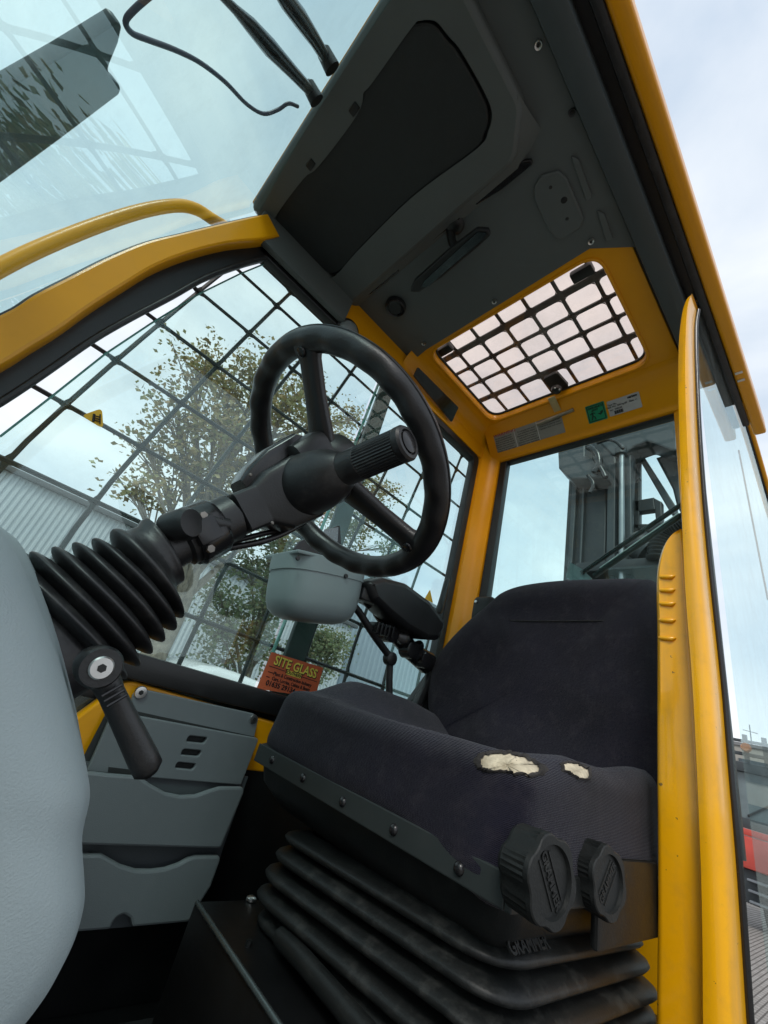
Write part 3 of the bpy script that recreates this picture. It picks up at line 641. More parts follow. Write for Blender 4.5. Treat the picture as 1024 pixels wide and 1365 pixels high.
t = thing('triangle_sticker', on(571, 795, y=YF), 'tiny yellow triangle sticker near the window latch', 'sticker')
plate('sheet', fillet(uv([(566, 798), (573, 786), (577, 804)], M_, y=YF - .009), .002, 3), YST, t, FAR(YF - .010), .0006)
# glazier's sticker, with its lettering
Msk = frame(on(388, 898, y=YF - .012), on(424, 912, y=YF - .012) - on(352, 888, y=YF - .012), (0, 0, 1))
t = thing('company_sticker', on(388, 898, y=YF - .012), 'orange company sticker in the lower corner of the far window', 'sticker')
a = [Msk.inverted() @ on(*p, y=YF - .012) for p in ((362, 869), (431, 890), (420, 930), (342, 918))]
plate('sheet', fillet([(p.x, p.y) for p in (a[0], a[1], a[2], a[3])], .003, 3), ORG, t, Msk, .0008)
wd = (a[1] - a[0]).length; hh = (a[0] - a[3]).length; cx_ = (a[0].x + a[1].x + a[2].x + a[3].x) / 4; cy_ = (a[0].y + a[1].y + a[2].y + a[3].y) / 4
sh = (a[0].x - a[3].x) / max(hh, .01)
def pm(x, y, dz=.001): return Msk @ Matrix.Translation((cx_ + x * wd + sh * y * hh * .8, cy_ + y * hh, dz))
words('headline_shadow', 'SITE GLASS', wd * .185, pm(.012, .235, .0009), INK, t, bold=.0012, sx=.90)
words('headline', 'SITE GLASS', wd * .185, pm(0, .25, .0013), YPR, t, bold=.0006, sx=.90)
plate('name_plate', fillet([(-wd * .14, -.005), (wd * .14, -.005), (wd * .14, .005), (-wd * .14, .005)], .003), YPR, t, pm(0, .06), .0004)
words('name_line', 'SOUTHERN', wd * .062, pm(0, .06, .0016), INK, t, bold=.0002)
for k, s in enumerate(('Plant & Construction Industry', 'Cars, Lorries, Cabins & Boats')):
    words('service_line', s, wd * .070, pm(.02, -.08 - k * .13), INK, t, bold=.0002, sx=.85)
words('phone_line', '01635 29134', wd * .10, pm(-.14, -.36), INK, t, bold=.0004)
for x0, x1, y in ((-.46, -.17, .065), (.17, .46, .065), (-.44, -.34, -.08), (-.44, -.38, -.21)): plate('rule', [(x0 * wd, -.0008), (x1 * wd, -.0008), (x1 * wd, .0008), (x0 * wd, .0008)], INK, t, pm(0, y), .0004)

# window latch at the rear edge of the far window
c = on(592, 795, y=YF - .03)
t = thing('window_latch', c, 'black plastic latch on the rear edge of the far window', 'latch')
bm = bmesh.new(); a = on(597, 772, y=YF - .03); b = on(585, 818, y=YF - .03)
bm_tube(bm, [a, a + (b - a) * .1, a + (b - a) * .9, b], [.010, .016, .016, .010], 8, flat=.7); put('latch_body', bm, BLK, t, smooth=30)

# ================================================================== steering column and wheel
C0 = Vector((.243, .467, .307)); TH = math.radians(54.5); AX = Vector((math.cos(TH), 0, math.sin(TH))); SD = Vector((-math.sin(TH), 0, math.cos(TH))); YA = Vector((0, 1, 0))
WH = thing('steering_wheel', C0, 'black three spoke steering wheel with finger grips, seen from below', 'steering wheel')
rr = .172; tr_ = .0185
bm = bmesh.new(); NR = 120; rings = []; ns = 16
for i in range(NR):
    a = 2 * math.pi * i / NR; dr = math.cos(a) * YA + math.sin(a) * SD; c = C0 + dr * rr
    g_ = .5 + .5 * math.cos(a * 24); row = []
    for k in range(ns):
        b = 2 * math.pi * k / ns; un = max(0, -math.sin(b)) * max(0, .3 - math.cos(b))   # scallops under the rim
        row.append(bm.verts.new(c + dr * math.cos(b) * tr_ * .92 + AX * math.sin(b) * (tr_ - .0035 * g_ * (1 if math.sin(b) < -.2 else 0)) * .95))
    rings.append(row)
for i in range(NR):
    for k in range(ns): bm.faces.new((rings[i][k], rings[i][(k + 1) % ns], rings[(i + 1) % NR][(k + 1) % ns], rings[(i + 1) % NR][k]))
RM = put('rim', bm, RIMM, WH, smooth=180)
tube('rim_seam', [C0 + (math.cos(2 * math.pi * i / 90) * YA + math.sin(2 * math.pi * i / 90) * SD) * (rr + tr_ * .925) + AX * 0.001 for i in range(90)], .0012, BLKS, RM, n=6, closed=True)
def wp(px, py, d=0.):      # point in the wheel plane (shifted d along the axis)
    o = C0 + AX * d; r_ = Vector(ray(px, py)); return r_ * (o.dot(AX) / r_.dot(AX))
for tgt in ((413, 472), (549, 722), (352, 660)):
    e = wp(*tgt, -.002); v = e - C0; L_ = v.length; v.normalize(); w_ = AX.cross(v)
    e = C0 + v * (rr - .004)
    bm = bmesh.new(); sec = []
    for t_, hw, th_, off in ((.0, .026, .012, -.022), (.25, .021, .011, -.016), (.6, .0165, .010, -.008), (.88, .0165, .010, -.001), (1.0, .024, .013, 0)):
        c = C0 + (e - C0) * t_ + AX * off; r_ = []
        for k in range(12):
            a = 2 * math.pi * k / 12; r_.append(bm.verts.new(c + w_ * hw * math.copysign(abs(math.cos(a)) ** .6, math.cos(a)) + AX * th_ * math.copysign(abs(math.sin(a)) ** .7, math.sin(a))))
        sec.append(r_)
    for A, B in zip(sec, sec[1:]):
        for k in range(12): bm.faces.new((A[k], A[(k + 1) % 12], B[(k + 1) % 12], B[k]))
    bm.faces.new(sec[-1]); sp = put('spoke', bm, RIMM, WH, smooth=60)
    lathe('spoke_screw', [(0, .0075), (.002, .0065), (.003, .002)], e - v * .008 - AX * .0135, -AX, BLKS, sp, n=14)
lathe('hub', [(-.05, .030), (-.035, .044), (-.01, .048), (.012, .044), (.022, .030), (.024, .001)], C0, AX, BLK, WH, n=32)

sm_ = lambda t: max(0, min(1, t)) ** 2 * (3 - 2 * max(0, min(1, t)))
COL = thing('steering_column', C0 - AX * .42, 'black steering column with clamp and grip lever rising from a ribbed boot', 'steering column')
ax_at = lambda s: C0 + AX * s
lathe('column_tube', [(-.40, .024), (-.245, .024), (-.242, .028), (-.18, .028), (-.178, .024), (-.06, .024)], C0, AX, BLK, COL, n=28)
# ribbed boot
boot = [(-.45, .050), (-.43, .060), (-.37, .062)]
for k in range(6):
    s = -.366 + k * .0145; r = .072 - k * .0034
    for f_ in range(9): boot.append((s + .0145 * f_ / 9, r - .016 * (1 - math.sin(math.pi * (f_ / 9)) ** 1.1)))
boot += [(-.276, .040), (-.272, .036), (-.266, .038), (-.262, .038), (-.260, .030), (-.258, .025)]
bm = bmesh.new(); bm_lathe(bm, boot, C0, AX, 64, ref=(0, 1, 0), sx=.86)
for v in bm.verts:   # the folds hang a little below the column
    d = (v.co - C0).dot(SD); s = (v.co - C0).dot(AX); w = sm_(( -s - .265) / .03)
    v.co += SD * (-.018 * w) + AX * (-.16 * d * w) + AX * .0015 * noise.noise(v.co * 14)
put('boot', bm, RUB, COL, smooth=75)
# clamp, with its block and nuts
bm = bmesh.new(); bm_lathe(bm, [(-.236, .031), (-.232, .034), (-.205, .034), (-.2, .031)], C0, AX, 24)
c = ax_at(-.226) - YA * .030; M_ = frame(c, AX, YA)
bm_box(bm, (-.012, -.008, -.012), (.014, .008, .014), .003, M_); put('clamp', bm, BLKS, COL, smooth=35)
for dz in (-.018, .016): lathe('clamp_nut', [(0, .0042), (.006, .0042)], ax_at(-.226 + dz * .3) - YA * .030 + SD * dz, -YA, mat('dull_zinc', (.22, .20, .18), .4, metal=.7, var=.3, vs=60), COL, n=6)
# lobed release knob above the column
kc = on(240, 700, y=.44)
bm = bmesh.new()
for t_, r_ in ((0, .021), (.022, .020)):
    pass
bm_lathe(bm, [(-.018, .008), (-.016, .015), (.010, .017), (.017, .014), (.018, .005)], kc, (.35, -.9, .2), 20); bm_tube(bm, [kc + Vector((-.002, .012, 0)), kc + AX * .02 - SD * .006, kc + AX * .045 - SD * .022], [.012, .010, .007], 14)
put('release_knob', bm, BLK, COL, smooth=50)
# tilt housing: flat tapered box around the upper column
def loft(name, secs, m, parent, n=20, p=.55, label=None, smooth=60):
    bm = bmesh.new(); R_ = []
    for s, du, dv, hu, hv in secs:
        c = C0 + AX * s + YA * du + SD * dv
        R_.append([bm.verts.new(c + YA * hu * math.copysign(abs(math.cos(a)) ** p, math.cos(a)) + SD * hv * math.copysign(abs(math.sin(a)) ** p, math.sin(a))) for a in (2 * math.pi * k / n for k in range(n))])
    for A, B in zip(R_, R_[1:]):
        for k in range(n): bm.faces.new((A[k], A[(k + 1) % n], B[(k + 1) % n], B[k]))
    bm.faces.new(R_[0][::-1]); bm.faces.new(R_[-1]); return put(name, bm, m, parent, smooth=smooth)
loft('tilt_housing', [(-.178, 0, 0, .022, .022), (-.176, 0, 0, .026, .025), (-.148, 0, -.002, .027, .026), (-.146, 0, -.002, .027, .027), (-.128, -.002, -.006, .033, .040), (-.085, -.004, -.006, .036, .044), (-.083, -.004, -.006, .034, .042)], BLK, COL, p=.28, smooth=28)
loft('switch_housing', [(-.083, 0, .002, .034, .042), (-.080, -.002, .002, .040, .048), (-.045, -.002, .004, .044, .052), (-.030, 0, .004, .044, .050), (-.026, 0, .0, .040, .044)], BLK, COL, p=.35, smooth=28)
loft('upper_cover', [(-.15, .010, .026, .018, .010), (-.135, .010, .032, .024, .014), (-.105, .008, .044, .028, .014), (-.06, .006, .052, .030, .012), (-.05, .004, .050, .026, .008)], BLKS, COL, p=.4, smooth=30)
tube('cable', [ax_at(-.2) - SD * .03 + YA * .01, ax_at(-.15) - SD * .045, ax_at(-.09) - SD * .048, ax_at(-.07) - SD * .035], .004, BLKS, COL, n=8, sub=6)
tube('cable', [ax_at(-.21) - SD * .022 + YA * .02, ax_at(-.15) - SD * .036 + YA * .012, ax_at(-.10) - SD * .050 + YA * .008, ax_at(-.07) - SD * .03], .0035, BLK, COL, n=8, sub=6)
for p in ((363, 697), (334, 633)):
    c = on(*p, y=.425); lathe('housing_screw', [(0, .0022), (.0012, .0018), (.0016, .001)], c, -YA, bpy.data.materials['dull_zinc'], COL, n=10)
# grip stalk towards the door
b0 = on(412, 646, y=.435); b1 = on(545, 589, y=.285); ad = (b1 - b0).normalized(); LN = (b1 - b0).length
ST = lathe('stalk_boot', [(-.012, .040), (0, .041), (.012, .040), (.026, .0375), (.040, .034), (.052, .028), (.060, .0235), (.063, .021)], b0, ad, RUB, COL, n=36)
gp_ = [(.060, .0195), (.064, .0215), (.074, .0215), (.076, .0205), (.082, .0205)]
bm = bmesh.new(); n_ = 72; u_ = ad.orthogonal().normalized(); w_ = ad.cross(u_); rg = []
for h, r, rib in ((.058, .0185, 0), (.062, .0205, 0), (.088, .0205, 0), (.089, .0205, 1), (LN - .012, .0200, 1), (LN - .010, .0205, 0), (LN - .003, .0205, 0), (LN, .0185, 0), (LN + .0005, .0150, 0), (LN - .003, .0135, 0), (LN - .003, .0001, 0)):
    rg.append([bm.verts.new(b0 + ad * h + (r - (.0009 if rib and k % 2 else 0)) * (math.cos(2 * math.pi * k / n_) * u_ + math.sin(2 * math.pi * k / n_) * w_)) for k in range(n_)])
for A, B in zip(rg, rg[1:]):
    for k in range(n_): bm.faces.new((A[k], A[(k + 1) % n_], B[(k + 1) % n_], B[k]))
put('stalk_grip', bm, RUB, COL, smooth=25)
lathe('grip_button', [(0, .0125), (.004, .0125), (.005, .0105), (.0055, .001)], b0 + ad * (LN - .003), ad, BLKS, COL, n=28)

# tilt lever at the bottom of the boot
lv = on(131, 888, y=.345)
LV = thing('tilt_lever', lv, 'black hand lever with silver bolt beside the dashboard', 'lever')
lathe('lever_hub', [(.016, .012), (.0, .0135), (-.012, .0135), (-.015, .0120), (-.015, .0085)], lv + Vector((0, .004, 0)), (0, 1, 0), BLK, LV, n=32)
BT = lathe('lever_bolt', [(0, .0073), (-.003, .0073), (-.004, .0064)], lv + Vector((0, -.0095, 0)), (0, 1, 0), STL, LV, n=28)
lathe('bolt_socket', [(0, .0028), (-.0006, .0028)], lv + Vector((0, -.0136, 0)), (0, 1, 0), INK, BT, n=6)
le = on(201, 1032, y=.345)
lm = lv + (le - lv) * .25
bm = bmesh.new(); pth = [lv + Vector((.0, .0, 0)), lm, lv + (le - lv) * .5, lv + (le - lv) * .85, lv + (le - lv) * .95, le]
bm_tube(bm, pth, [.0100, .0080, .0085, .0096, .0094, .005], 18, flat=.85, up=(.6, -.2, .5)); put('lever_handle', bm, BLK, LV, smooth=60)
for k in range(3):
    c = lv + (le - lv) * (.20 + .045 * k) + Vector((0, -.0100, 0)); dvx = (le - lv).normalized(); sx_ = Vector((dvx.z, 0, -dvx.x))
    tube('grip_rib', [c - sx_ * .006, c + sx_ * .006], .0010, BLKS, LV, n=6)

# ================================================================== dashboard cowl
DSH = thing('dashboard', (0, .45, -.5), 'pale grey moulded dashboard cowl in the left foreground', 'dashboard')
yc = .33
cp_ = [(-40, 668), (0, 702), (28, 748), (50, 800), (75, 870), (98, 950), (113, 1010), (118, 1050), (108, 1100), (110, 1150), (110, 1185), (98, 1230), (75, 1275), (45, 1315), (12, 1352), (-20, 1390)]
P3 = [on(*p, y=yc) for p in cp_]
prof = [Vector((-.26, 0, .135)), Vector((-.12, 0, .105))] + [Vector((p.x, 0, p.z)) for p in P3] + [Vector((-.0, 0, -.26)), Vector((-.26, 0, -.26))]
bm = bmesh.new(); secs = []
pc = catmull(prof, 5)
cen = Vector((-.08, 0, -.06))
for y, k_ in ((yc - .050, -.05), (yc - .047, -.026), (yc - .036, -.010), (yc - .018, -.002), (yc, 0), (.45, .012), (.58, .012), (.70, .0), (.712, -.006), (.72, -.02)):
    r_ = []
    for p in pc:
        d = (p - cen); d2 = d.normalized(); r_.append(bm.verts.new((p.x + d2.x * k_, y, p.z + d2.z * k_)))
    secs.append(r_)
N_ = len(pc)
for A, B in zip(secs, secs[1:]):
    for k in range(N_): bm.faces.new((A[k], A[(k + 1) % N_], B[(k + 1) % N_], B[k]))
bm.faces.new(secs[0]); bm.faces.new(secs[-1]); put('cowl', bm, COWL, DSH, smooth=60)
lathe('boot_cuff', [(-.46, .068), (-.425, .070), (-.422, .062)], C0, AX, RUB, DSH, n=36, ref=(0, 1, 0), sx=.80)

# ================================================================== storage pocket panel on the far side
SP = thing('storage_pockets', (.35, .9, -.5), 'grey plastic storage panel with two curved pockets and three slots', 'storage pockets')
def z7(a, b): return (a / 2., 900 + b / 2.)
y1, y2, y3, y4 = .905, .893, .868, .872
M1, M2, M3_, M4 = FAR(y1), FAR(y2), FAR(y3), FAR(y4)
plate('top_plate', fillet(uv([z7(*p) for p in ((345, 105), (352, 48), (378, 36), (675, 102), (688, 112), (674, 175))], M1, y=y1), [0, .02, .01, .02, .02, 0], 4), PANL, SP, M1, .008, bevel=.002)
def slot(x, y):
    return fillet(uv([z7(*p) for p in ((x, y), (x + 46, y + 4), (x + 56, y + 19), (x + 9, y + 15))], M2, y=y2), .005, 4)
slots = []
for x, y in ((494, 160), (479, 195), (464, 230)): slots.append(fillet(uv([z7(*p) for p in ((x + 8, y), (x + 58, y + 5), (x + 48, y + 21), (x - 1, y + 16))], M2, y=y2), .005, 4))
plate('slotted_plate', fillet(uv([z7(*p) for p in ((300, 95), (688, 168), (640, 292), (400, 272), (230, 255))], M2, y=y2), [0, .006, .004, 0, 0], 4), PANL, SP, M2, .010, holes=slots, bevel=.002)
box('slot_backing', (.22, .9005, -.24), (.52, .9015, -.10), VIS, SP, 0)
def pocket(pts, yy, M_):
    sm = uv([z7(*p) for p in pts], M_, y=yy); return plate('pocket', fillet(sm, .008, 4), PANL, SP, M_, .012, bevel=.004)
pocket([(225, 254), (290, 262), (370, 268), (400, 290), (440, 312), (480, 320), (520, 318), (560, 304), (585, 297), (645, 297), (648, 310), (586, 460), (222, 450), (190, 450)], y3, M3_)
pocket([(200, 475), (270, 475), (292, 488), (320, 504), (360, 516), (400, 517), (440, 512), (475, 500), (500, 486), (520, 480), (580, 479), (586, 487), (560, 560), (500, 655), (350, 668), (346, 645), (330, 634), (312, 640), (300, 655), (292, 674), (160, 684)], y4, M4)
# pocket insides
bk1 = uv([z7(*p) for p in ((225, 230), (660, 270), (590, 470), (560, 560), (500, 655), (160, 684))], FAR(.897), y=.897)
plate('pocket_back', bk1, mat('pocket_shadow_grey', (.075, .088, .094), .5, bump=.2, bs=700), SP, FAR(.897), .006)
plate('pocket_ledge', uv([z7(*p) for p in ((290, 245), (358, 253), (356, 266), (288, 259))], FAR(y2 - .006), y=y2 - .006), VIS, SP, FAR(y2 - .006), .002)
for p, sz in (((375, 46), .011), ((676, 117), .009)):
    c = on(*z7(*p), y=y1 - .005); s = lathe('screw', [(0, sz), (-.003, sz * .9), (-.0035, sz * .5)], c, (0, 1, 0), STL, SP, n=18); lathe('screw_socket', [(0, sz * .4), (-.001, sz * .4)], c + Vector((0, -.0035, 0)), (0, 1, 0), INK, s, n=6)

# ================================================================== seat plinth
PLI = thing('seat_plinth', (.65, .45, -.52), 'low black painted metal box under the driver seat', 'plinth')
box('plinth_body', (.40, .12, -.5185), (1.05, .70, -.292), PLN, PLI, .006)
c = on(335, 1199, z=-.29); s = lathe('bolt', [(0, .008), (.003, .008), (.005, .005)], Vector((c.x, c.y, -.291)), (0, 0, 1), STL, PLI, n=16)
tube('front_edge_strip', [Vector((.399, .14, -.2905)), Vector((.399, .69, -.2905))], .0035, mat('worn_edge_metal', (.10, .12, .12), .25, metal=.6), PLI, n=8)
tube('slide_rail', [Vector((.452, .18, -.268)), Vector((.452, .50, -.268)), Vector((.458, .56, -.274))], .011, SHELL, PLI, n=12)
lathe('bolt', [(0, .004), (.006, .004)], Vector((.43, .585, -.292)), (0, 0, 1), SHELL, PLI, n=8)
tube('floor_cable', [on(*p, z=-.50) for p in ((245, 1365), (262, 1345), (268, 1310), (258, 1293), (240, 1295), (225, 1310))], .006, RUB, CAB, n=8, sub=5)
box('pedal', (.10, .56, -.50), (.24, .66, -.485), SHELL, CAB, .006)

# ================================================================== driver seat
SEAT = thing('driver_seat', (.7, .5, -.29), 'worn navy fabric driver seat with torn cushion and black bellows', 'seat')
x0, x1, ya, yb_ = .440, .90, .240, .744
bm = rbox(((x0 + x1) / 2, (ya + yb_) / 2, -.045), (x1 - x0, yb_ - ya, .115), .030, 26)
sm = lambda t: max(0, min(1, t)) ** 2 * (3 - 2 * max(0, min(1, t)))
for v in bm.verts:
    x, y, z = v.co; u = (x - x0) / (x1 - x0); w = (y - ya) / (yb_ - ya)
    if z > -.06:
        k = sm((z + .06) / .05)
        bol = sm((abs(w - .5) - .24) / .22)
        side = sm((u - .06) / .30)
        v.co.z += k * (.052 * bol * side * (1 - .25 * sm((u - .6) / .4)) * (1 if w > .5 else .34 + .66 * sm((u - .55) / .42)) - .012 * (1 - bol) * sm((u - .1) / .3) + .002 * sm((w - .55) / .35) * (1 - side) - .007)
        if w > .75: v.co.z += k * .004
    v.co.x += .010 * sm((z + .10) / .11) * (1 - u) - .012 * math.sin(w * math.pi) * (1 - u)
    if z < -.05:      # the cover hangs lower round the corner on the door side
        hk = sm((.40 - y) / .14) * sm((-.05 - z) / .04); v.co.z -= .022 * hk; v.co.x -= .006 * hk * (1 - u) ** 4; v.co.y -= .005 * hk * (1 - w) ** 4
    v.co += Vector((0, 0, 1)) * .0022 * noise.noise(v.co * 11)
    v.co.x += .004 * noise.noise(v.co * 7 + Vector((2, 0, 0))) * (1 - u)
    v.co.y += .003 * noise.noise(v.co * 9 + Vector((5, 0, 0)))
bm.normal_update(); bmesh.ops.recalc_face_normals(bm, faces=bm.faces)
cbvh = BVHTree.FromBMesh(bm)
CU = put('cushion', bm, FAB, SEAT, smooth=180)
# torn holes with foam showing
def torn(px, rag, name='torn_foam', rim=1.):
    cx_, cy_ = sum(p[0] for p in px) / len(px), sum(p[1] for p in px) / len(px)
    bm = bmesh.new(); ringsn = []
    dense = [p.to_2d() for p in catmull([Vector((a, b, 0)) for a, b in px + [px[0]]], 5)][:-1]
    dense = [(a + rag * .7 * noise.noise(Vector((a * .31, b * .31, 1))), b + rag * .7 * noise.noise(Vector((a * .31, b * .31, 4)))) for a, b in dense]
    def hit(a, b, off):
        d = Vector(ray(a, b)).normalized(); h = cbvh.ray_cast(Vector((0, 0, 0)), d)
        if h[0] is None:
            h = cbvh.find_nearest(d * .5)
        n = h[1] if h[1].dot(d) < 0 else -h[1]; return h[0] + n * off
    for s in (0.02, .25, .5, .75, .9, 1.0):
        ringsn.append([bm.verts.new(hit(cx_ + (a - cx_) * s, cy_ + (b - cy_) * s, .0010 + .0008 * noise.noise(Vector((a * .3, b * .3, s * 3))))) for a, b in dense])
    for A, B in zip(ringsn, ringsn[1:]):
        for k in range(len(A)): bm.faces.new((A[k], A[(k + 1) % len(A)], B[(k + 1) % len(A)], B[k]))
    bm.faces.new(ringsn[0]); f = put(name, bm, FOAM, CU, smooth=180)
    bm = bmesh.new(); ra = []; rb = []; rc_ = []
    for i, (a, b) in enumerate(dense):
        h = noise.noise(Vector((a * .33, b * .33, 9))); h2 = noise.noise(Vector((a * .9, b * .9, 5)))
        P_ = lambda q, o_: hit(cx_ + (a - cx_) * q, cy_ + (b - cy_) * q, o_)
        ra.append(bm.verts.new(P_(.90 + .05 * (1 - rim) + .07 * h2 * rim, .0024))); rb.append(bm.verts.new(P_(1.05 + .05 * h, .0040))); rc_.append(bm.verts.new(P_(1.17 - .05 * (1 - rim) + .08 * h, .0002)))
    for A, B in ((ra, rb), (rb, rc_)):
        for k in range(len(A)): bm.faces.new((A[k], A[(k + 1) % len(A)], B[(k + 1) % len(A)], B[k]))
    put('torn_edge', bm, CHAR, CU, smooth=180)
torn([(638, 1018), (642, 1010), (655, 1006), (675, 1007), (695, 1010), (712, 1018), (721, 1027), (712, 1033), (690, 1032), (672, 1029), (655, 1029), (645, 1025)], 6)
torn([(748, 1020), (758, 1018), (772, 1021), (784, 1029), (783, 1037), (772, 1038), (760, 1032), (752, 1027)], 4, rim=.3)
# backrest: outline traced in its own leaning plane
def back_plane(px, py):
    o = Vector((.87, 0, .0)); n = Vector((-1, 0, .16)).normalized(); d = Vector(ray(px, py)); return d * (o.dot(n) / d.dot(n))
bk = [(572, 985), (567, 930), (575, 890), (590, 862), (612, 838), (634, 818), (655, 800), (668, 788), (690, 779), (720, 774), (760, 770), (800, 768), (840, 767), (862, 769)]
L3 = [back_plane(*p) for p in bk]
rt = [Vector((L3[-1].x, .262, L3[-1].z - .002)), Vector((.935, .240, .375)), Vector((.920, .228, .30)), Vector((.90, .222, .18)), Vector((.885, .225, .06)), Vector((.875, .24, -.04)), Vector((.875, .5, -.06)), Vector((.875, .72, -.04))]
oc = catmull(L3 + rt + [L3[0]], 3)[:-1]
cb = Vector((.89, .49, .16))
bm = bmesh.new(); rg = []
for s, off in ((.90, .085), (.985, .080), (1.0, .05), (1.0, .025), (.985, .006), (.955, -.010), (.90, -.020), (.80, -.024), (.62, -.018), (.42, -.010), (.2, -.006), (.02, -.006)):
    row = []
    for p in oc:
        q = cb + (p - cb) * s; lean_ = .16 * (q.z); q.x = .87 + .16 * q.z + off; row.append(bm.verts.new(q))
    rg.append(row)
for A, B in zip(rg, rg[1:]):
    for k in range(len(A)): bm.faces.new((A[k], A[(k + 1) % len(A)], B[(k + 1) % len(A)], B[k]))
bm.faces.new(rg[0]); bm.faces.new(rg[-1])
for v in bm.verts:
    x, y, z = v.co
    if abs(z - .315) < .03 and .30 < y < .68 and x < .87 + .16 * z + .01: v.co.x += .010 * (1 - abs(z - .315) / .03) * sm((.68 - y) / .05) * sm((y - .30) / .05)
    v.co.x += .004 * noise.noise(v.co * 8)
md = put('backrest', bm, FAB, SEAT, smooth=180); sb = md.modifiers.new('s', 'SUBSURF'); sb.levels = 1; sb.render_levels = 2
sp_ = [back_plane(*p) + Vector((-.012, 0, 0)) for p in ((637, 823), (655, 828), (700, 830), (780, 830), (838, 829), (862, 820))]
tube('seam', sp_, .0014, INK, md, n=6, sub=6)
# black shell behind the back
bm = rbox((1.02, .50, .13), (.10, .46, .46), .04, 6); put('back_shell', bm, SHELL, SEAT, smooth=60)
# cushion pan: rail with rivets along the front and the door side
bm = bmesh.new(); prf = [(.000, -.086), (-.006, -.090), (-.008, -.112), (.004, -.116), (.012, -.140), (.045, -.168)]
# outline of base in XY: rounded corner between front and near side
def base_ring(off, z, r=.05):
    loop = fillet([(x0 + .004 + off, ya - .000 + off), (x1 - off, ya + off), (x1 - off, yb_ - off), (x0 + .004 + off, yb_ - off)], max(.012, r - off * .3), 7)
    return [(p[0], p[1], z) for p in loop]
sec = [[bm.verts.new(q) for q in base_ring(o_, z_, .03)] for o_, z_ in prf]
for A, B in zip(sec, sec[1:]):
    for k in range(len(A)): bm.faces.new((A[k], A[(k + 1) % len(A)], B[(k + 1) % len(A)], B[k]))
bm.faces.new(sec[0]); bm.faces.new(sec[-1]); PAN = put('seat_pan', bm, SHELL, SEAT, smooth=40)
bm = bmesh.new(); bm_box(bm, (x0 - .0065, ya + .004, -.116), (x0 - .003, yb_ - .012, -.089), .0015); bm_box(bm, (x0 - .0060, ya - .0035, -.116), (x1 - .1, ya + .0035, -.089), .0015); put('trim_rail', bm, mat('rail_dark_green_grey', (.022, .028, .028), .45, dirt=.3, dcol=(.05, .052, .05)), SEAT)
rv = None
for p in ((363, 1013), (404, 1037), (457, 1069), (525, 1106), (612, 1158)):
    c = on(*p, x=x0 - .0065); c.z = max(min(c.z, -.094), -.106)
    if rv is None: rv = lathe('rivet', [(0, .0062), (-.002, .0056), (-.004, .003)], Vector((x0 - .0065, c.y, c.z)), (1, 0, 0), BLKS, SEAT, n=14); rc = Vector((x0 - .0065, c.y, c.z)); bpos = rv.location.copy()
    else: k_ = rv.copy(); S.collection.objects.link(k_); k_.parent = SEAT; k_.location = bpos + Vector((0, c.y - rc.y, c.z - rc.z))
# bellows: five folds
def bel_ring(off, z, r=.06):
    loop = fillet([(.452 + off, .243 + off), (.88 - off, .243 + off), (.88 - off, .668 - off), (.452 + off, .668 - off)], max(.02, r - off * .3), 9)
    return [(p[0], p[1], z) for p in loop]
zb = [-.150, -.173, -.197, -.220, -.245, -.270]
for k in range(5):
    t0, t1 = zb[k], zb[k + 1]; oo = (.012, .006, .0, .002, .010)[k]
    bm = bmesh.new(); sec = []
    for f_, o_ in ((0, .030), (.10, .021), (.26, .009), (.45, .002), (.62, .0), (.78, .003), (.90, .012), (1., .030)):
        sec.append([bm.verts.new(q) for q in bel_ring(oo + o_, t0 + (t1 - t0) * f_)])
    for v in [v for s_ in sec for v in s_]:
        v.co.z += -.026 * sm((v.co.y - .24) / .42) - .006 * sm((v.co.x - .45) / .4) + .004 * noise.noise(v.co * 6 + Vector((k, 0, 0)))
        v.co.x += .006 * noise.noise(v.co * 5 + Vector((0, 0, k * 3))); v.co.y += .005 * noise.noise(v.co * 5 + Vector((0, 7, k * 3)))
    for A, B in zip(sec, sec[1:]):
        for j in range(len(A)): bm.faces.new((A[j], A[(j + 1) % len(A)], B[(j + 1) % len(B)], B[j]))
    put('bellows_fold', bm, BEL, SEAT, smooth=180)
words('moulded_letters', 'GRAMMER', .016, frame((x0 + .072, ya + .018, -.150), (1, 0, .0), (0, .9, 1)), SHELL, SEAT, ex=.0012, bold=.0004)
# near side skirt bracket behind the knobs
box('side_bracket', (.60, ya - .012, -.150), (.80, ya - .002, -.070), SHELL, SEAT, .006)
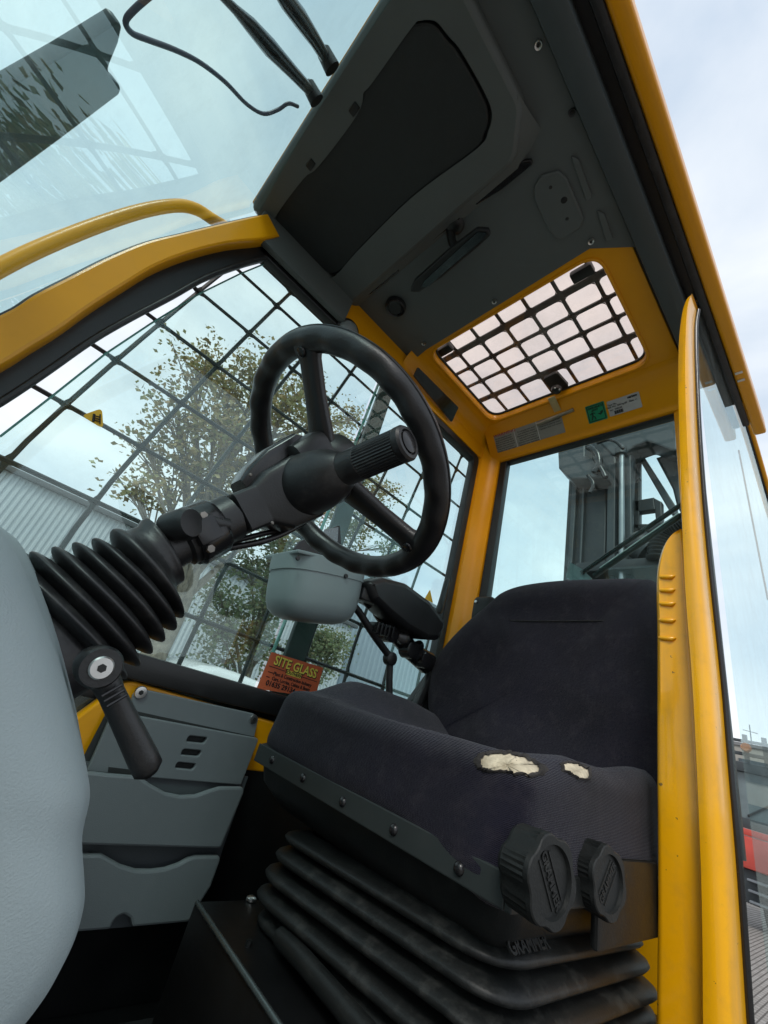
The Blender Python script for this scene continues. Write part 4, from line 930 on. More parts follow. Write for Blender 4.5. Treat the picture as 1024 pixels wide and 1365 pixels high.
# adjuster knobs
def knob(px, rad, ang, ssign, yk, dep=.046):
    c = on(*px, y=yk); axk = Vector((-.16, -1, .02)).normalized()
    u_ = Vector((1, 0, 0)); u_ = (u_ - axk * u_.dot(axk)).normalized(); w_ = u_.cross(axk) * -1
    bm = bmesh.new(); n_ = 96; rg = []
    def rad_(a, r): 
        k6 = math.cos(6 * (a + ang)); return r * (1 + .055 * k6 - .02 * abs(k6))
    for h, s_, rib in ((-dep, .94, 0), (-dep + .004, 1.0, 0), (-dep + .006, 1.0, 1), (-.006, 1.04, 1), (-.005, 1.04, 0), (-.001, 1.02, 0), (0, .985, 0), (0, .80, 0), (-.0035, .775, 0), (-.0035, .001, 0)):
        row = []
        for k in range(n_):
            a = 2 * math.pi * k / n_; r_ = rad_(a, rad) * s_ - (.0011 if rib and k % 2 and math.cos(6 * (a + ang)) > -.3 else 0)
            if s_ < .81: r_ = rad * s_
            row.append(bm.verts.new(c + axk * h + u_ * math.cos(a) * r_ + w_ * math.sin(a) * r_))
        rg.append(row)
    for A, B in zip(rg, rg[1:]):
        for k in range(n_): bm.faces.new((A[k], A[(k + 1) % n_], B[(k + 1) % n_], B[k]))
    kb = put('adjuster_knob', bm, SHELL, SEAT, smooth=28)
    dirv = u_ * math.cos(ssign) + w_ * math.sin(ssign)
    F_ = frame(c + axk * -.0032, dirv, axk.cross(dirv))
    words('knob_letters', 'GRAMMER', rad * .30, F_, BEL, kb, ex=.0009, bold=.0003)
    for s2 in (-1, 1): plate('knob_line', [(-rad * .6, -.0006), (rad * .6, -.0006), (rad * .6, .0006), (-rad * .6, .0006)], BEL, kb, F_ @ Matrix.Translation((0, s2 * rad * .22, 0)), .0016)
knob((738, 1176), .0325, .2, -1.0, ya - .036, .034)
knob((814, 1178), .0315, .35, .9, ya - .026, .034)

# seat belt reel behind the seat
c = on(648, 806, x=1.05)
t = thing('belt_reel', c, 'dark grey seat belt reel in the rear corner behind the seat', 'belt reel')
bm = rbox((c.x, c.y, c.z - .02), (.05, .075, .085), .018, 6); put('reel_cover', bm, SHELL, t, smooth=60)
box('reel_bracket', (c.x + .026, c.y - .02, c.z - .10), (c.x + .034, c.y + .03, c.z + .01), BLK, t, .002)
lathe('reel_screw', [(0, .005), (.003, .004)], c + Vector((-.026, .02, .0)), (-1, 0, 0), STL, t, n=10)

# ================================================================== grey bin and armrest pod behind the wheel
yy = .80
t = thing('cup_bin', on(418, 820, y=yy), 'grey plastic tub with riveted rim below the steering wheel', 'bin')
tl, tr2, bl, br = on(372, 738, y=yy), on(474, 762, y=yy), on(362, 795, y=yy), on(462, 822, y=yy)
u_ = (tr2 - tl).normalized(); v_ = Vector((0, 0, 1)); v_ = ((tl + tr2) / 2 - (bl + br) / 2).normalized(); w_ = Vector((0, 1, 0))
cT = (tl + tr2) / 2; hw = (tr2 - tl).length / 2
hT = ((tl + tr2) / 2 - (bl + br) / 2).length
bm = bmesh.new(); rg = []
for h, s_, in ((0, 1.0), (-.030, .99), (-.0305, .965), (-.06, .955), (-.085, .93), (-.104, .86), (-.116, .72), (-.122, .5), (-.124, .02)):
    h2 = h * (hT + .035) / .124
    rg.append([bm.verts.new(cT + v_ * h2 + u_ * hw * s_ * math.copysign(abs(math.cos(a)) ** .62, math.cos(a)) + w_ * hw * .72 * s_ * math.copysign(abs(math.sin(a)) ** .62, math.sin(a))) for a in (2 * math.pi * k / 40 for k in range(40))])
for A, B in zip(rg, rg[1:]):
    for k in range(40): bm.faces.new((A[k], A[(k + 1) % 40], B[(k + 1) % 40], B[k]))
bm.faces.new(rg[-1]); put('tub', bm, BIN, t, smooth=50)
put('tub_lid', (lambda b: (bm_box(b, (-hw * .97, -hw * .68, -.004), (hw * .97, hw * .68, .004), .003, frame(cT, u_, w_)), b)[1])(bmesh.new()), BIN, t)
for p in ((397, 744), (461, 768)): lathe('rim_rivet', [(0, .0055), (-.003, .0045)], on(*p, y=yy - hw * .715), (0, 1, 0), BLK, t, n=12)
a = on(402, 728, y=yy); b = on(440, 722, y=yy + .01)
plate('mount_plate', fillet([(p.x, p.z) for p in (on(390, 733, y=yy), on(398, 722, y=yy), on(452, 700, y=yy), on(454, 730, y=yy), on(446, 748, y=yy))], .004, 3), BLKS, t, FAR(yy), .010, bevel=.002)
put('mirror_tab', plate_mesh([Vector((p.x, p.z)) for p in (on(425, 724, y=yy - .01), on(432, 706, y=yy - .01), on(450, 703, y=yy - .01), on(449, 722, y=yy - .01))], [], FAR(yy - .012), .003), mat('tab_grey', (.22, .24, .25), .25, metal=.4), t)

ARM = thing('armrest', on(540, 850, y=.79), 'black armrest pad on a jointed bracket beside the backrest', 'armrest')
ypd = .76
pc0 = [on(*p, y=ypd) for p in ((478, 776), (500, 770), (530, 778), (560, 800), (581, 828), (580, 838), (572, 853), (556, 852), (530, 838), (505, 818), (486, 800))]
me = plate_mesh([Vector(q) for q in fillet([(p.x, p.z) for p in pc0], .012, 4)], [], FAR(ypd), .075, .014); put('armrest_pad', me, BLK, ARM, smooth=60)
bm = bmesh.new()
bm_tube(bm, [on(495, 790, y=.79), on(505, 815, y=.79), on(530, 845, y=.79), on(548, 868, y=.79), on(570, 884, y=.79)], [.012, .018, .026, .024, .03], 12)
for p, r_, ax_ in (((517, 843), .024, (0, 1, 0)), ((545, 866), .022, (0, 1, 0)), ((563, 880), .02, (0, 1, 0)), ((536, 850), .018, (.6, 1, 0)), ((555, 862), .014, (1, .2, .5))):
    c = on(*p, y=.775); bm_lathe(bm, [(-.02, r_ * .6), (-.017, r_), (.017, r_), (.02, r_ * .6)], c, ax_, 16)
for k in range(5):
    c = on(503 + k * 5, 836 + k * 1.5, y=.75); bm_box(bm, (c.x - .003, .745, c.z - .014), (c.x + .003, .78, c.z + .012), .001)
put('arm_bracket', bm, BLKS, ARM, smooth=35)
bm = bmesh.new(); bm_lathe(bm, [(0, .011), (.05, .011)], on(478, 788, y=.77), (1, 0, -.4), 12); bm_box(bm, (on(485, 797, y=.77).x - .03, .74, on(485, 797, y=.77).z - .012), (on(485, 797, y=.77).x + .02, .79, on(485, 797, y=.77).z + .015), .004); put('arm_hinge', bm, BLK, ARM, smooth=35)
tube('strut', [on(*p, y=.77) for p in ((465, 803), (478, 815), (498, 846), (520, 876))], .009, RUB, ARM, n=12, sub=4)
lathe('strut_joint', [(-.012, .010), (-.009, .016), (.009, .016), (.012, .010)], on(520, 878, y=.77), (0, 1, 0), BLK, ARM, n=16)
tube('strut', [on(520, 878, y=.77), on(519, 905, y=.77), on(519, 945, y=.77)], .0085, RUB, ARM, n=12)
tube('wire', [on(*p, y=.76) for p in ((463, 800), (470, 806), (474, 812))], .002, REDP, ARM, n=6)
# black upright between armrest and backrest
tube('arm_upright', [on(598, 868, y=.775), on(572, 905, y=.775), on(553, 945, y=.775), on(545, 985, y=.775)], [.012, .02, .024, .03], BLK, ARM, n=10, flat=.6)
# dark cover beside the backrest base
bm = bmesh.new(); me = plate_mesh([Vector((p.x, p.z)) for p in [on(*q, y=.775) for q in ((600, 868), (615, 862), (610, 960), (600, 985), (545, 985), (552, 935))]], [], FAR(.79), .03, .006); put('side_cover', me, BLK, ARM, smooth=40)

# ================================================================== outside: wipers, washer hose, mirror
def wiper(name, pts, rs, label):
    t = thing(name, onws(*pts[-1], .03), label, 'wiper', 'windscreen wiper arms'); P = [onws(*p, .03) for p in pts]
    d0 = (P[0] - P[1]).normalized()
    tube('wiper_arm', [P[0] + d0 * .35] + P, [rs[0]] + rs, BLKS, t, n=10, sub=0)
    lathe('wiper_pivot', [(-.01, .016), (.02, .014), (.026, .008)], P[-1] + Vector((.01, 0, 0)), (-1, 0, .4), BLK, t, n=16)
    tube('wiper_spring', [P[-2] + Vector((.006, 0, .004)), P[-3] + Vector((.006, 0, .004))], .0035, STL, t, n=8)
    return t
wiper('windscreen_wiper', [(280, -2), (305, 18), (333, 45), (352, 64), (375, 90), (402, 118), (425, 142)], [.0045, .0045, .006, .010, .013, .011, .010], 'black wiper arm outside the windscreen, the one with the hose')
wiper('windscreen_wiper', [(370, -4), (385, 12), (398, 30), (415, 52), (433, 78), (446, 100)], [.006, .009, .012, .013, .011, .010], 'shorter black wiper arm at the top, nearest the console')
t = thing('washer_hose', onws(410, 163, .03), 'thin dark washer hose looping outside the windscreen', 'hose')
tube('hose', [onws(*p, .035) for p in ((410, 165), (398, 162), (385, 170), (366, 176), (345, 165), (320, 140), (290, 118), (260, 104), (225, 93), (206, 86), (199, 73), (210, 58), (240, 32), (268, 10), (280, 1))], .0036, mat('hose_rubber', (.05, .045, .075), .35), t, n=8, sub=5)
# exterior mirror plate
c = onws(90, 110, .16)
t = thing('exterior_mirror', c, 'dark smoked mirror housing hanging outside the windscreen', 'mirror')
n_ = Vector((-.93, .05, .36)).normalized(); o_ = c
def opl(px, py, o=o_, n=n_): d = Vector(ray(px, py)); return d * (o.dot(n) / d.dot(n))
u_ = Vector((0, 1, 0)); Mx = frame(o_, u_ - n_ * u_.dot(n_), n_.cross(u_) * -1); Ix = Mx.inverted()
ml = [Ix @ opl(*p) for p in ((-60, 140), (0, 106), (75, 63), (148, 18), (157, 24), (152, 48), (136, 88), (156, 108), (154, 118), (75, 178), (0, 233), (-60, 276))]
plate('mirror_housing', fillet([(p.x, p.y) for p in ml], [0, 0, 0, .005, .01, .02, .02, .02, .01, 0, 0, 0], 4), mat('smoked_housing', (.045, .065, .068), .35, var=.15), t, Mx, .02, bevel=.004)
tube('mirror_stay', [opl(-60, 230) + n_ * .02, opl(-200, 300) + n_ * .02, Vector((-.42, .93, .2))], .009, BLK, t, n=10)

# ================================================================== mast behind the rear window
MS_ = thing('forklift_mast', (2.5, .85, -1.5), 'tall dark grey steel lifting mast behind the rear window', 'mast')
XM = 2.4
def mz(pts, xx=XM): 
    M_ = REAR(xx); return uv([(620 + a / 3.413, 560 + b / 3.413) for a, b in pts], M_, x=xx), M_
pt, M_ = mz([(497, 250), (668, 250), (665, 700), (487, 730)]); pt[2] = (pt[2][0], -1.4); pt[3] = (pt[3][0], -1.4); plate('inner_channel', pt, MASTD, MS_, M_, .16, bevel=.01)
for xa, xb_, dx in ((500, 520, -.09), (545, 556, -.085), (655, 690, -.10), (730, 760, -.11)):
    pt, M_ = mz([(xa, 200), (xb_, 200), (xb_ - 6, 720), (xa - 6, 720)], XM + dx); pt[2] = (pt[1][0] - .0, -1.4); pt[3] = (pt[0][0], -1.4); plate('mast_rib', pt, MASTM, MS_, M_, .04, bevel=.006)
pt, M_ = mz([(690, 120), (772, 110), (752, 520), (738, 690), (690, 690)], XM - .02); pt[3] = (pt[3][0], -1.4); pt[4] = (pt[4][0], -1.4); plate('outer_channel', pt, MASTM, MS_, M_, .10, bevel=.008)
pt, M_ = mz([(440, 128), (566, 100), (566, 190), (640, 215), (670, 290), (500, 292), (446, 242)], XM - .14); plate('chain_head', fillet(pt, .02, 3), MASTM, MS_, M_, .14, bevel=.01)
pt, M_ = mz([(566, 102), (660, 95), (690, 110), (700, 230), (665, 285), (620, 240), (566, 190)], XM - .05); plate('head_plate', fillet(pt, .03, 3), MASTD, MS_, M_, .08, bevel=.01)
a, b = on(829, 595, x=XM - .16), on(828, 760, x=XM - .16); tube('lift_cylinder_rod', [a, Vector((a.x, a.y, -1.3))], .016, mat('rod_steel', (.25, .27, .28), .3, metal=.7), MS_, n=12)
lathe('rod_joint', [(-.03, .02), (-.025, .034), (.025, .034), (.03, .02)], on(828, 602, x=XM - .16), (0, 0, 1), MASTM, MS_, n=12); lathe('rod_joint', [(-.03, .02), (-.025, .034), (.025, .034), (.03, .02)], on(829, 746, x=XM - .16), (0, 0, 1), MASTM, MS_, n=12)
for pts, r_ in (([(560, 120), (600, 150), (610, 200), (590, 240)], .022), ([(600, 105), (650, 90), (690, 100), (720, 130)], .010), ([(590, 170), (625, 230), (640, 260)], .016), ([(560, 250), (585, 290), (570, 330)], .012)):
    tube('hydraulic_hose', [on(620 + a / 3.413, 560 + b / 3.413, x=XM - .24) for a, b in pts], r_, BLKS, MS_, n=8, sub=5)
pt, M_ = mz([(600, 95), (700, 60), (830, 25), (920, 18), (985, 30), (985, 175), (955, 170), (850, 128), (790, 150), (745, 190), (690, 190)], XM - .02); plate('top_crossbeam', fillet(pt, .03, 3), MASTM, MS_, M_, .16, bevel=.012)
pt, M_ = mz([(955, 165), (990, 165), (990, 400), (975, 410), (955, 330), (880, 190)], XM + .12); plate('carriage_plate', pt, MASTD, MS_, M_, .10, bevel=.01)
for pl_ in ([(785, 165), (815, 165), (965, 400), (965, 450), (940, 430)], [(775, 375), (865, 360), (872, 415), (778, 428)], [(775, 180), (800, 270), (775, 290)], [(772, 160), (800, 165), (800, 500), (768, 520)], [(862, 360), (900, 380), (905, 520), (880, 520)], [(760, 545), (800, 640), (860, 660), (860, 700), (740, 690)], [(770, 480), (985, 480), (985, 540), (770, 500)]):
    pt, M_ = mz(pl_, XM + .03 + .013 * len(pl_)); plate('brace', pt, MASTD if len(pl_) == 4 else MASTM, MS_, M_, .05, bevel=.006)
bm = bmesh.new(); sp = [on(620 + a / 3.413, 560 + b / 3.413, x=XM - .2) for a, b in ((1010, 470), (960, 495), (915, 520), (890, 570), (880, 640))]; cc_ = catmull(sp, 8); bm_tube(bm, cc_, [.050 + .008 * (i % 2) for i in range(len(cc_))], 14); put('ribbed_hose', bm, BLK, MS_, smooth=60)
bm = bmesh.new(); bm_lathe(bm, [(-.10, .07), (-.09, .085), (.02, .085), (.03, .06), (.09, .055), (.1, .04)], on(620 + 830 / 3.413, 560 + 600 / 3.413, x=XM - .1), (0, -.6, -.6), 20); put('hydraulic_motor', bm, MASTD, MS_, smooth=40)
box('mast_foot_beam', (XM - .2, .47, on(828, 766, x=XM).z - .06), (XM + .1, 1.0, on(828, 766, x=XM).z), MASTD, MS_, .01)
# rear wiper
t = thing('rear_wiper', on(778, 762, x=XR + .05), 'black wiper blade slanting across the rear window', 'wiper')
a, b = on(775, 764, x=XR + .05), on(915, 668, x=XR + .05)
tube('wiper_arm', [a, b], .0075, BLKS, t, n=8); tube('wiper_blade', [on(792, 768, x=XR + .035), on(910, 686, x=XR + .035)], .0060, BLK, t, n=8, flat=1.3)
tube('blade_spine', [on(800, 757, x=XR + .03), on(905, 684, x=XR + .03)], .002, STL, t, n=6)
plate('wiper_base', fillet([(p[0], p[1]) for p in uv([(761, 750), (778, 760), (790, 772), (770, 780), (755, 770)], REAR(XR + .06), x=XR + .06)], .005), mat('base_grey', (.16, .19, .20), .4), t, REAR(XR + .06), .01)

# ================================================================== ground, buildings, vehicles
def ground_mat():
    m = bpy.data.materials.new('cobbled_yard'); m.use_nodes = True; t = m.node_tree; N = t.nodes; b = N['Principled BSDF']; c = N.new('ShaderNodeTexCoord')
    v = N.new('ShaderNodeTexBrick'); v.inputs['Scale'].default_value = 5; v.inputs['Color1'].default_value = (.23, .21, .19, 1); v.inputs['Color2'].default_value = (.30, .28, .26, 1); v.inputs['Mortar'].default_value = (.09, .08, .07, 1); v.inputs['Mortar Size'].default_value = .03
    t.links.new(c.outputs['Object'], v.inputs['Vector']); t.links.new(v.outputs['Color'], b.inputs['Base Color']); b.inputs['Roughness'].default_value = .85
    bp = N.new('ShaderNodeBump'); bp.inputs['Distance'].default_value = .02; t.links.new(v.outputs['Fac'], bp.inputs['Height']); bp.invert = True; t.links.new(bp.outputs[0], b.inputs['Normal']); return m
bm = bmesh.new(); bmesh.ops.create_grid(bm, x_segments=4, y_segments=4, size=400); bmesh.ops.translate(bm, verts=bm.verts, vec=(0, 0, -1.5)); g = put('ground', bm, ground_mat()); tag(g, kind='structure')
# warehouse parallel to the cab
CORR = mat('corrugated_sheet', (.50, .55, .58), .45, var=.08, vs=.5, bump=.1, bs=20, dirt=.15, dcol=(.25, .22, .2))
def corr(name, xa, xb, y, z0, z1, pitch, m, parent, d=.03):
    bm = bmesh.new(); n = int((xb - xa) / pitch); A = []
    for i in range(n):
        for f_, dd in ((0, 0), (.35, 0), (.5, -d), (.85, -d)):
            x = xa + (i + f_) * pitch; A.append((bm.verts.new((x, y + dd, z0)), bm.verts.new((x, y + dd, z1))))
    for a, b in zip(A, A[1:]): bm.faces.new((a[0], b[0], b[1], a[1]))
    return put(name, bm, m, parent)
t = thing('warehouse', (0, 13, -1.5), 'long low corrugated grey shed behind the near tree', 'building')
corr('wall_sheet', -14, 9.2, 12, -1.5, 2.62, .12, CORR, t)
box('roof_gutter', (-14.1, 11.86, 2.62), (9.3, 12.1, 2.74), mat('gutter_dark', (.09, .095, .10), .5), t, .01)
box('shed_core', (-14, 12.02, -1.5), (9.2, 22, 2.6), CORR, t, 0)
bm = bmesh.new(); v = [bm.verts.new(p) for p in ((-14.1, 12.1, 2.70), (9.3, 12.1, 2.70), (9.3, 17, 3.5), (-14.1, 17, 3.5), (9.3, 22, 2.7), (-14.1, 22, 2.7))]; bm.faces.new(v[:4]); bm.faces.new((v[3], v[2], v[4], v[5])); put('roof', bm, CORR, t)
t = thing('warehouse', (20, 15, -1.5), 'taller pale blue clad shed farther back on the right of the tree', 'building')
CLB = mat('blue_grey_cladding', (.30, .37, .43), .4, var=.06, vs=.4)
corr('wall_sheet', 9.6, 40, 13, -1.5, 5.2, .25, CLB, t, .04); box('shed_core', (9.6, 13.05, -1.5), (40, 26, 5.15), CLB, t, 0); box('roof_gutter', (9.5, 12.86, 5.2), (40.1, 13.1, 5.35), mat('gutter_pale', (.2, .24, .27), .5), t, .01)

def car(name, x, y, ln, ht, label, paint):
    t = thing(name, (x, y, -1.5), label, 'car', 'white vans and cars parked beyond the far window')
    w = 1.75; prof = [(-.50, .30), (-.50, .62), (-.46, .74), (-.27, .80), (-.16, 1.0 * ht / 1.5), (-.02, ht), (.22, ht), (.38, ht * .95), (.47, .95), (.50, .80), (.50, .30)]
    bm = bmesh.new(); pr = catmull([Vector((a * ln, 0, b)) for a, b in prof], 4); secs = []
    for f_, k_ in ((-.5, .93), (-.47, .985), (-.40, 1.), (.40, 1.), (.47, .985), (.5, .93)):
        r_ = []
        for p in pr:
            tum = .22 * max(0, (p.z - .8)) / .7 if p.z > .8 else 0
            r_.append(bm.verts.new((x + p.x * k_, y + f_ * (w - tum * 1.6), -1.5 + .3 + (p.z - .3) * k_)))
        secs.append(r_)
    for A, B in zip(secs, secs[1:]):
        for k in range(len(A)): bm.faces.new((A[k], A[(k + 1) % len(A)], B[(k + 1) % len(A)], B[k]))
    bm.faces.new(secs[0]); bm.faces.new(secs[-1]); put('body', bm, paint, t, smooth=50)
    dk = mat('car_window_dark', (.03, .04, .045), .1)
    for s in (-1, 1):
        M_ = frame((x, y + s * (w * .5 - .07), -1.5), (1, 0, 0), (0, -s * .16, 1)) if s < 0 else frame((x, y + s * (w * .5 - .07), -1.5), (1, 0, 0), (0, -s * .16, 1))
        for aa, bb in (((-.13, .02)), ((.04, .22)), ((.24, .36))):
            plate('side_window', fillet([(aa * ln, .85), (bb * ln, .85), (bb * ln - .02, ht - .10), (aa * ln + (.28 if aa < 0 else 0.02), ht - .10)], .04), dk, t, M_, .05)
    for sx in (-.31, .31):
        for s in (-1, 1): wl = lathe('wheel', [(-.1, .24), (-.09, .31), (.09, .31), (.1, .24)], (x + sx * ln, y + s * .78, -1.19), (0, 1, 0), BLK, t, n=24); lathe('hub_cap', [(0, .2), (.01, .18)], (x + sx * ln, y + s * .885, -1.19), (0, s, 0), STL, wl, n=18)
    return t
WP = mat('white_car_paint', (.72, .75, .76), .25, var=.02, coat=.6)
car('parked_car', 2.1, 5.9, 3.9, 1.52, 'white parked car under the tree, left of the window post', WP)
car('parked_car', 6.9, 7.2, 4.2, 1.72, 'white parked car right of the orange sticker', WP)

# red truck far right
t = thing('red_truck', (12.5, 1.0, -1.5), 'red and grey truck front standing in the yard at the right edge', 'truck')
RP = mat('red_truck_paint', (.55, .075, .055), .4, var=.12, vs=3, coat=.2, dirt=.2, dcol=(.4, .15, .1)); DG = mat('truck_dark_grey', (.05, .06, .065), .5, dirt=.2)
box('bumper', (12, -.4, -.62), (12.35, 2.15, -.10), RP, t, .05); box('bonnet_edge', (12.04, -.4, -.09), (12.5, 2.15, .02), RP, t, .03)
box('scuttle', (12.10, -.4, .03), (12.6, 2.15, .20), DG, t, .02)
box('cab_roof', (12.05, -.4, 1.0), (13.6, 2.15, 1.18), DG, t, .03)
for y in (-.35, .82, 2.02): box('cab_post', (12.12, y, .20), (12.22, y + .10, 1.0), DG, t, .02)
box('front_window', (12.18, -.3, .2), (12.19, 2.02, 1.0), mat('truck_window', (.14, .18, .19), .08), t, 0)
tube('front_wiper', [Vector((12.15, 1.9, .24)), Vector((12.15, 1.5, .55))], .02, BLK, t, n=6)
box('roof_rack', (12.0, -.4, 1.30), (12.1, 2.15, 1.36), DG, t, .01); box('roof_rack', (12.0, -.4, 1.55), (12.1, 2.15, 1.60), DG, t, .01)
for k in range(9): box('rack_post', (12.01, -.35 + k * .3, 1.185), (12.08, -.27 + k * .3, 1.70), DG, t, .01)
lathe('work_lamp', [(0, .09), (-.08, .07)], (11.98, 1.78, 1.45), (1, 0, 0), mat('amber_lens', (.5, .2, .08), .3), t, n=16)
box('grille_frame', (12.15, -.4, -1.15), (12.6, 2.12, -.63), DG, t, .02)
for k in range(3): box('step', (12.0, -.3, -.80 - k * .16), (12.3, 2.0, -.765 - k * .16), mat('step_grey', (.18, .20, .22), .4), t, .01)
for y in (.0, 1.75): lathe('wheel', [(-.16, .28), (-.14, .40), (.14, .40), (.16, .28)], (12.9, y, -1.10), (0, 1, 0), BLK, t, n=24)
# far flat roofed building
t = thing('office_building', (42, 0, -1.5), 'distant flat roofed beige building with a roof aerial', 'building')
BG = mat('beige_render', (.36, .34, .30), .8, var=.08, vs=.3)
box('wall', (40, -20, -1.5), (55, 9.5, 4.9), BG, t, 0); box('parapet', (39.9, -20.1, 4.9), (55.1, 9.6, 5.1), mat('parapet_grey', (.2, .2, .2), .6), t, 0)
for k in range(12):
    for z_ in (.2, 2.8): w = box('window', (39.93, 7.2 - k * 2.2, z_), (39.99, 8.6 - k * 2.2, z_ + 1.3), mat('far_window', (.06, .08, .09), .15) if k + z_ == .2 else bpy.data.materials['far_window'], t, 0)
tube('aerial', [Vector((41, 5.75, 5.1)), Vector((41, 5.75, 6.5))], .035, MASTD, t, n=6); tube('aerial', [Vector((41, 5.35, 6.0)), Vector((41, 6.15, 6.1))], .025, MASTD, t, n=6)
# concealing hoarding: low yard wall between
t = thing('yard_wall', (30, 4, -1.5), 'low grey concrete yard wall in front of the distant building', 'wall')
box('wall_run', (30, -18, -1.5), (30.2, 9, .4), mat('concrete', (.30, .30, .29), .85, var=.15, vs=1), t, .01)

# ================================================================== trees
def leaf_mat(name, cols):
    m = bpy.data.materials.new(name); m.use_nodes = True; t = m.node_tree; N = t.nodes; b = N['Principled BSDF']; b.inputs['Roughness'].default_value = .55
    a = N.new('ShaderNodeAttribute'); a.attribute_name = 'tone'; r = N.new('ShaderNodeValToRGB'); r.color_ramp.interpolation = 'LINEAR'
    while len(r.color_ramp.elements) < len(cols): r.color_ramp.elements.new(.5)
    for i, c in enumerate(cols): r.color_ramp.elements[i].position = i / (len(cols) - 1); r.color_ramp.elements[i].color = (*c, 1)
    t.links.new(a.outputs['Fac'], r.inputs['Fac']); t.links.new(r.outputs[0], b.inputs['Base Color'])
    tl = N.new('ShaderNodeBsdfTranslucent'); t.links.new(r.outputs[0], tl.inputs[0]); mx = N.new('ShaderNodeMixShader'); mx.inputs[0].default_value = .35
    o = [n for n in N if n.type == 'OUTPUT_MATERIAL'][0]; t.links.new(b.outputs[0], mx.inputs[1]); t.links.new(tl.outputs[0], mx.inputs[2]); t.links.new(mx.outputs[0], o.inputs[0]); return m
LM1 = leaf_mat('autumn_leaves', [(.16, .12, .05), (.28, .22, .10), (.25, .27, .12), (.42, .30, .14), (.42, .42, .22)])
LM2 = leaf_mat('green_leaves', [(.10, .13, .07), (.17, .22, .11), (.22, .28, .14), (.22, .20, .10), (.32, .36, .22)])
def crown(clumps, count, size, m, parent, seed):
    rnd = np.random.RandomState(seed); P = []; W_ = np.array([c[3] ** 2.0 for c in clumps]); W_ /= W_.sum(); V = []; Fc = []; T = []
    idx = rnd.choice(len(clumps), count, p=W_)
    twigs = [[(np.array(clumps[i][:3]) + rnd.normal(size=3) * clumps[i][3] * .58) for _ in range(int(14 + clumps[i][3] * 22))] for i in range(len(clumps))]
    for n_ in range(count):
        i = idx[n_]; tw = twigs[i][rnd.randint(len(twigs[i]))]; c = tw + rnd.normal(size=3) * np.array([.13, .13, .09])
        a = rnd.normal(size=3); a[2] *= .5; a /= np.linalg.norm(a); b = np.cross(a, rnd.normal(size=3)); b /= np.linalg.norm(b); nn = np.cross(a, b)
        s = size * (.6 + .7 * rnd.rand()); k = len(V)
        V += [c - a * s, c - a * s * .15 + b * s * .62 + nn * s * .12, c + a * s * .35 + b * s * .30, c + a * s, c + a * s * .35 - b * s * .30, c - a * s * .15 - b * s * .62 + nn * s * .12]
        Fc += [(k, k + 1, k + 2, k + 3), (k, k + 3, k + 4, k + 5)]; tn = min(1, max(0, .5 + .28 * rnd.normal())); T += [tn] * 6
    me = bpy.data.meshes.new('crown'); me.from_pydata([tuple(v) for v in V], [], Fc); me.update()
    at = me.attributes.new('tone', 'FLOAT', 'POINT'); at.data.foreach_set('value', T)
    o = put('crown', me, m, parent); return twigs
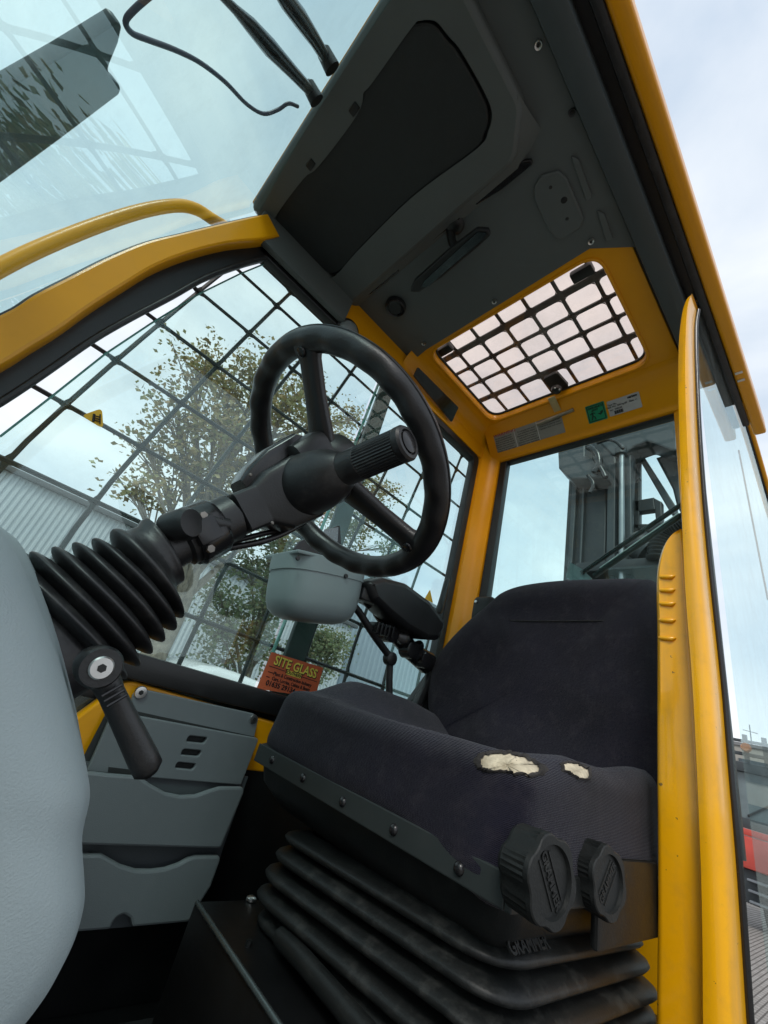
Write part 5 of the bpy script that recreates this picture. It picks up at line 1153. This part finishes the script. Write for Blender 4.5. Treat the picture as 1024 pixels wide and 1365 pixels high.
def treefn(base, top, r0, clumps, count, size, lm, label, seed, shape='maple_tree'):
    t = thing(shape, base, label, 'tree'); base = Vector(base); top = Vector(top); rnd = random.Random(seed)
    tw = crown(clumps, count, size, lm, t, seed)
    mid = base + (top - base) * .5 + Vector((.15, .1, 0)); trunk = catmull([base, base + (top - base) * .25 + Vector((-.05, 0, 0)), mid, top], 6)
    bm = bmesh.new(); bm_tube(bm, trunk, [r0 * (1.15 - .85 * i / (len(trunk) - 1)) for i in range(len(trunk))], 12); put('trunk', bm, BARK, t, smooth=180)
    bm = bmesh.new()
    for i, c in enumerate(clumps):
        c0 = Vector(c[:3]); f_ = min(.95, max(.3, ((c0.z - base.z) / (top.z - base.z)) * .75)); s = trunk[int(f_ * (len(trunk) - 1))]
        bend = s + (c0 - s) * .5 + Vector((rnd.uniform(-.15, .15), rnd.uniform(-.15, .15), rnd.uniform(-.05, .2)))
        bm_tube(bm, catmull([s, bend, c0], 4), [r0 * .30, r0 * .27, r0 * .24, r0 * .2, r0 * .17, r0 * .14, r0 * .11, r0 * .09, r0 * .07], 6)
        for w in tw[i][:26]:
            w = Vector(w); a_ = bend + (c0 - bend) * rnd.uniform(.3, 1); bm_tube(bm, [a_, (a_ + w) / 2 + Vector((0, 0, .04)), w], [r0 * .07, r0 * .05, r0 * .02], 4, caps=False)
    put('limbs', bm, BARK, t); return t
def cl(px, py, rp, y):
    p = on(px, py, y=y); d = float(R[2] @ np.array(p)); return (p.x, p.y, p.z, rp / F * d)
c1 = [cl(*a) for a in ((262, 492, 30, 6.0), (300, 512, 34, 6.6), (345, 498, 26, 6.2), (382, 540, 38, 5.6), (238, 556, 34, 5.9), (196, 590, 18, 6.0), (300, 590, 40, 6.6), (360, 600, 42, 6.0), (424, 560, 26, 6.3), (176, 650, 24, 5.6), (225, 640, 32, 6.3), (290, 665, 40, 6.0), (345, 650, 34, 6.9), (425, 625, 26, 6.2), (290, 555, 34, 5.6), (410, 520, 16, 6.0), (330, 545, 30, 6.4), (250, 610, 30, 6.0), (460, 600, 24, 6.4), (470, 560, 14, 6.6), (440, 660, 26, 6.6), (500, 660, 22, 6.8), (395, 680, 26, 6.4))]
treefn(on(236, 880, y=6.2) * 1.0 + Vector((-.05, 0, -1.55)), on(312, 560, y=6.2), .20, c1, 15000, .040, LM1, 'tall maple with brown autumn leaves seen through the far window', 3)
c2 = [cl(*a) for a in ((330, 745, 36, 7.2), (372, 720, 34, 7.4), (400, 770, 34, 7.6), (330, 830, 34, 7.6), (365, 800, 30, 7.2), (290, 840, 30, 7.4), (288, 790, 24, 7.6), (345, 870, 26, 7.4), (465, 705, 28, 7.6), (500, 690, 20, 7.6), (520, 730, 12, 7.6), (480, 640, 18, 7.6), (430, 740, 26, 7.8), (300, 880, 20, 7.6))]
treefn((on(345, 900, y=7.5) + Vector((0, 0, -1.6))), on(360, 740, y=7.5), .12, c2, 10500, .044, LM2, 'green leafy tree behind the maple, low in the far window', 5)
c3 = [cl(*a) for a in ((425, 850, 18, 7.0), (440, 872, 15, 7.0), (410, 868, 13, 7.2), (432, 892, 9, 7.0), (455, 855, 9, 7.0))]
treefn((on(432, 905, y=7.0) + Vector((0, 0, -1.5))), on(430, 860, y=7.0), .05, c3, 3500, .035, LM2, 'small bushy sapling beyond the orange sticker', 9, 'young_tree')
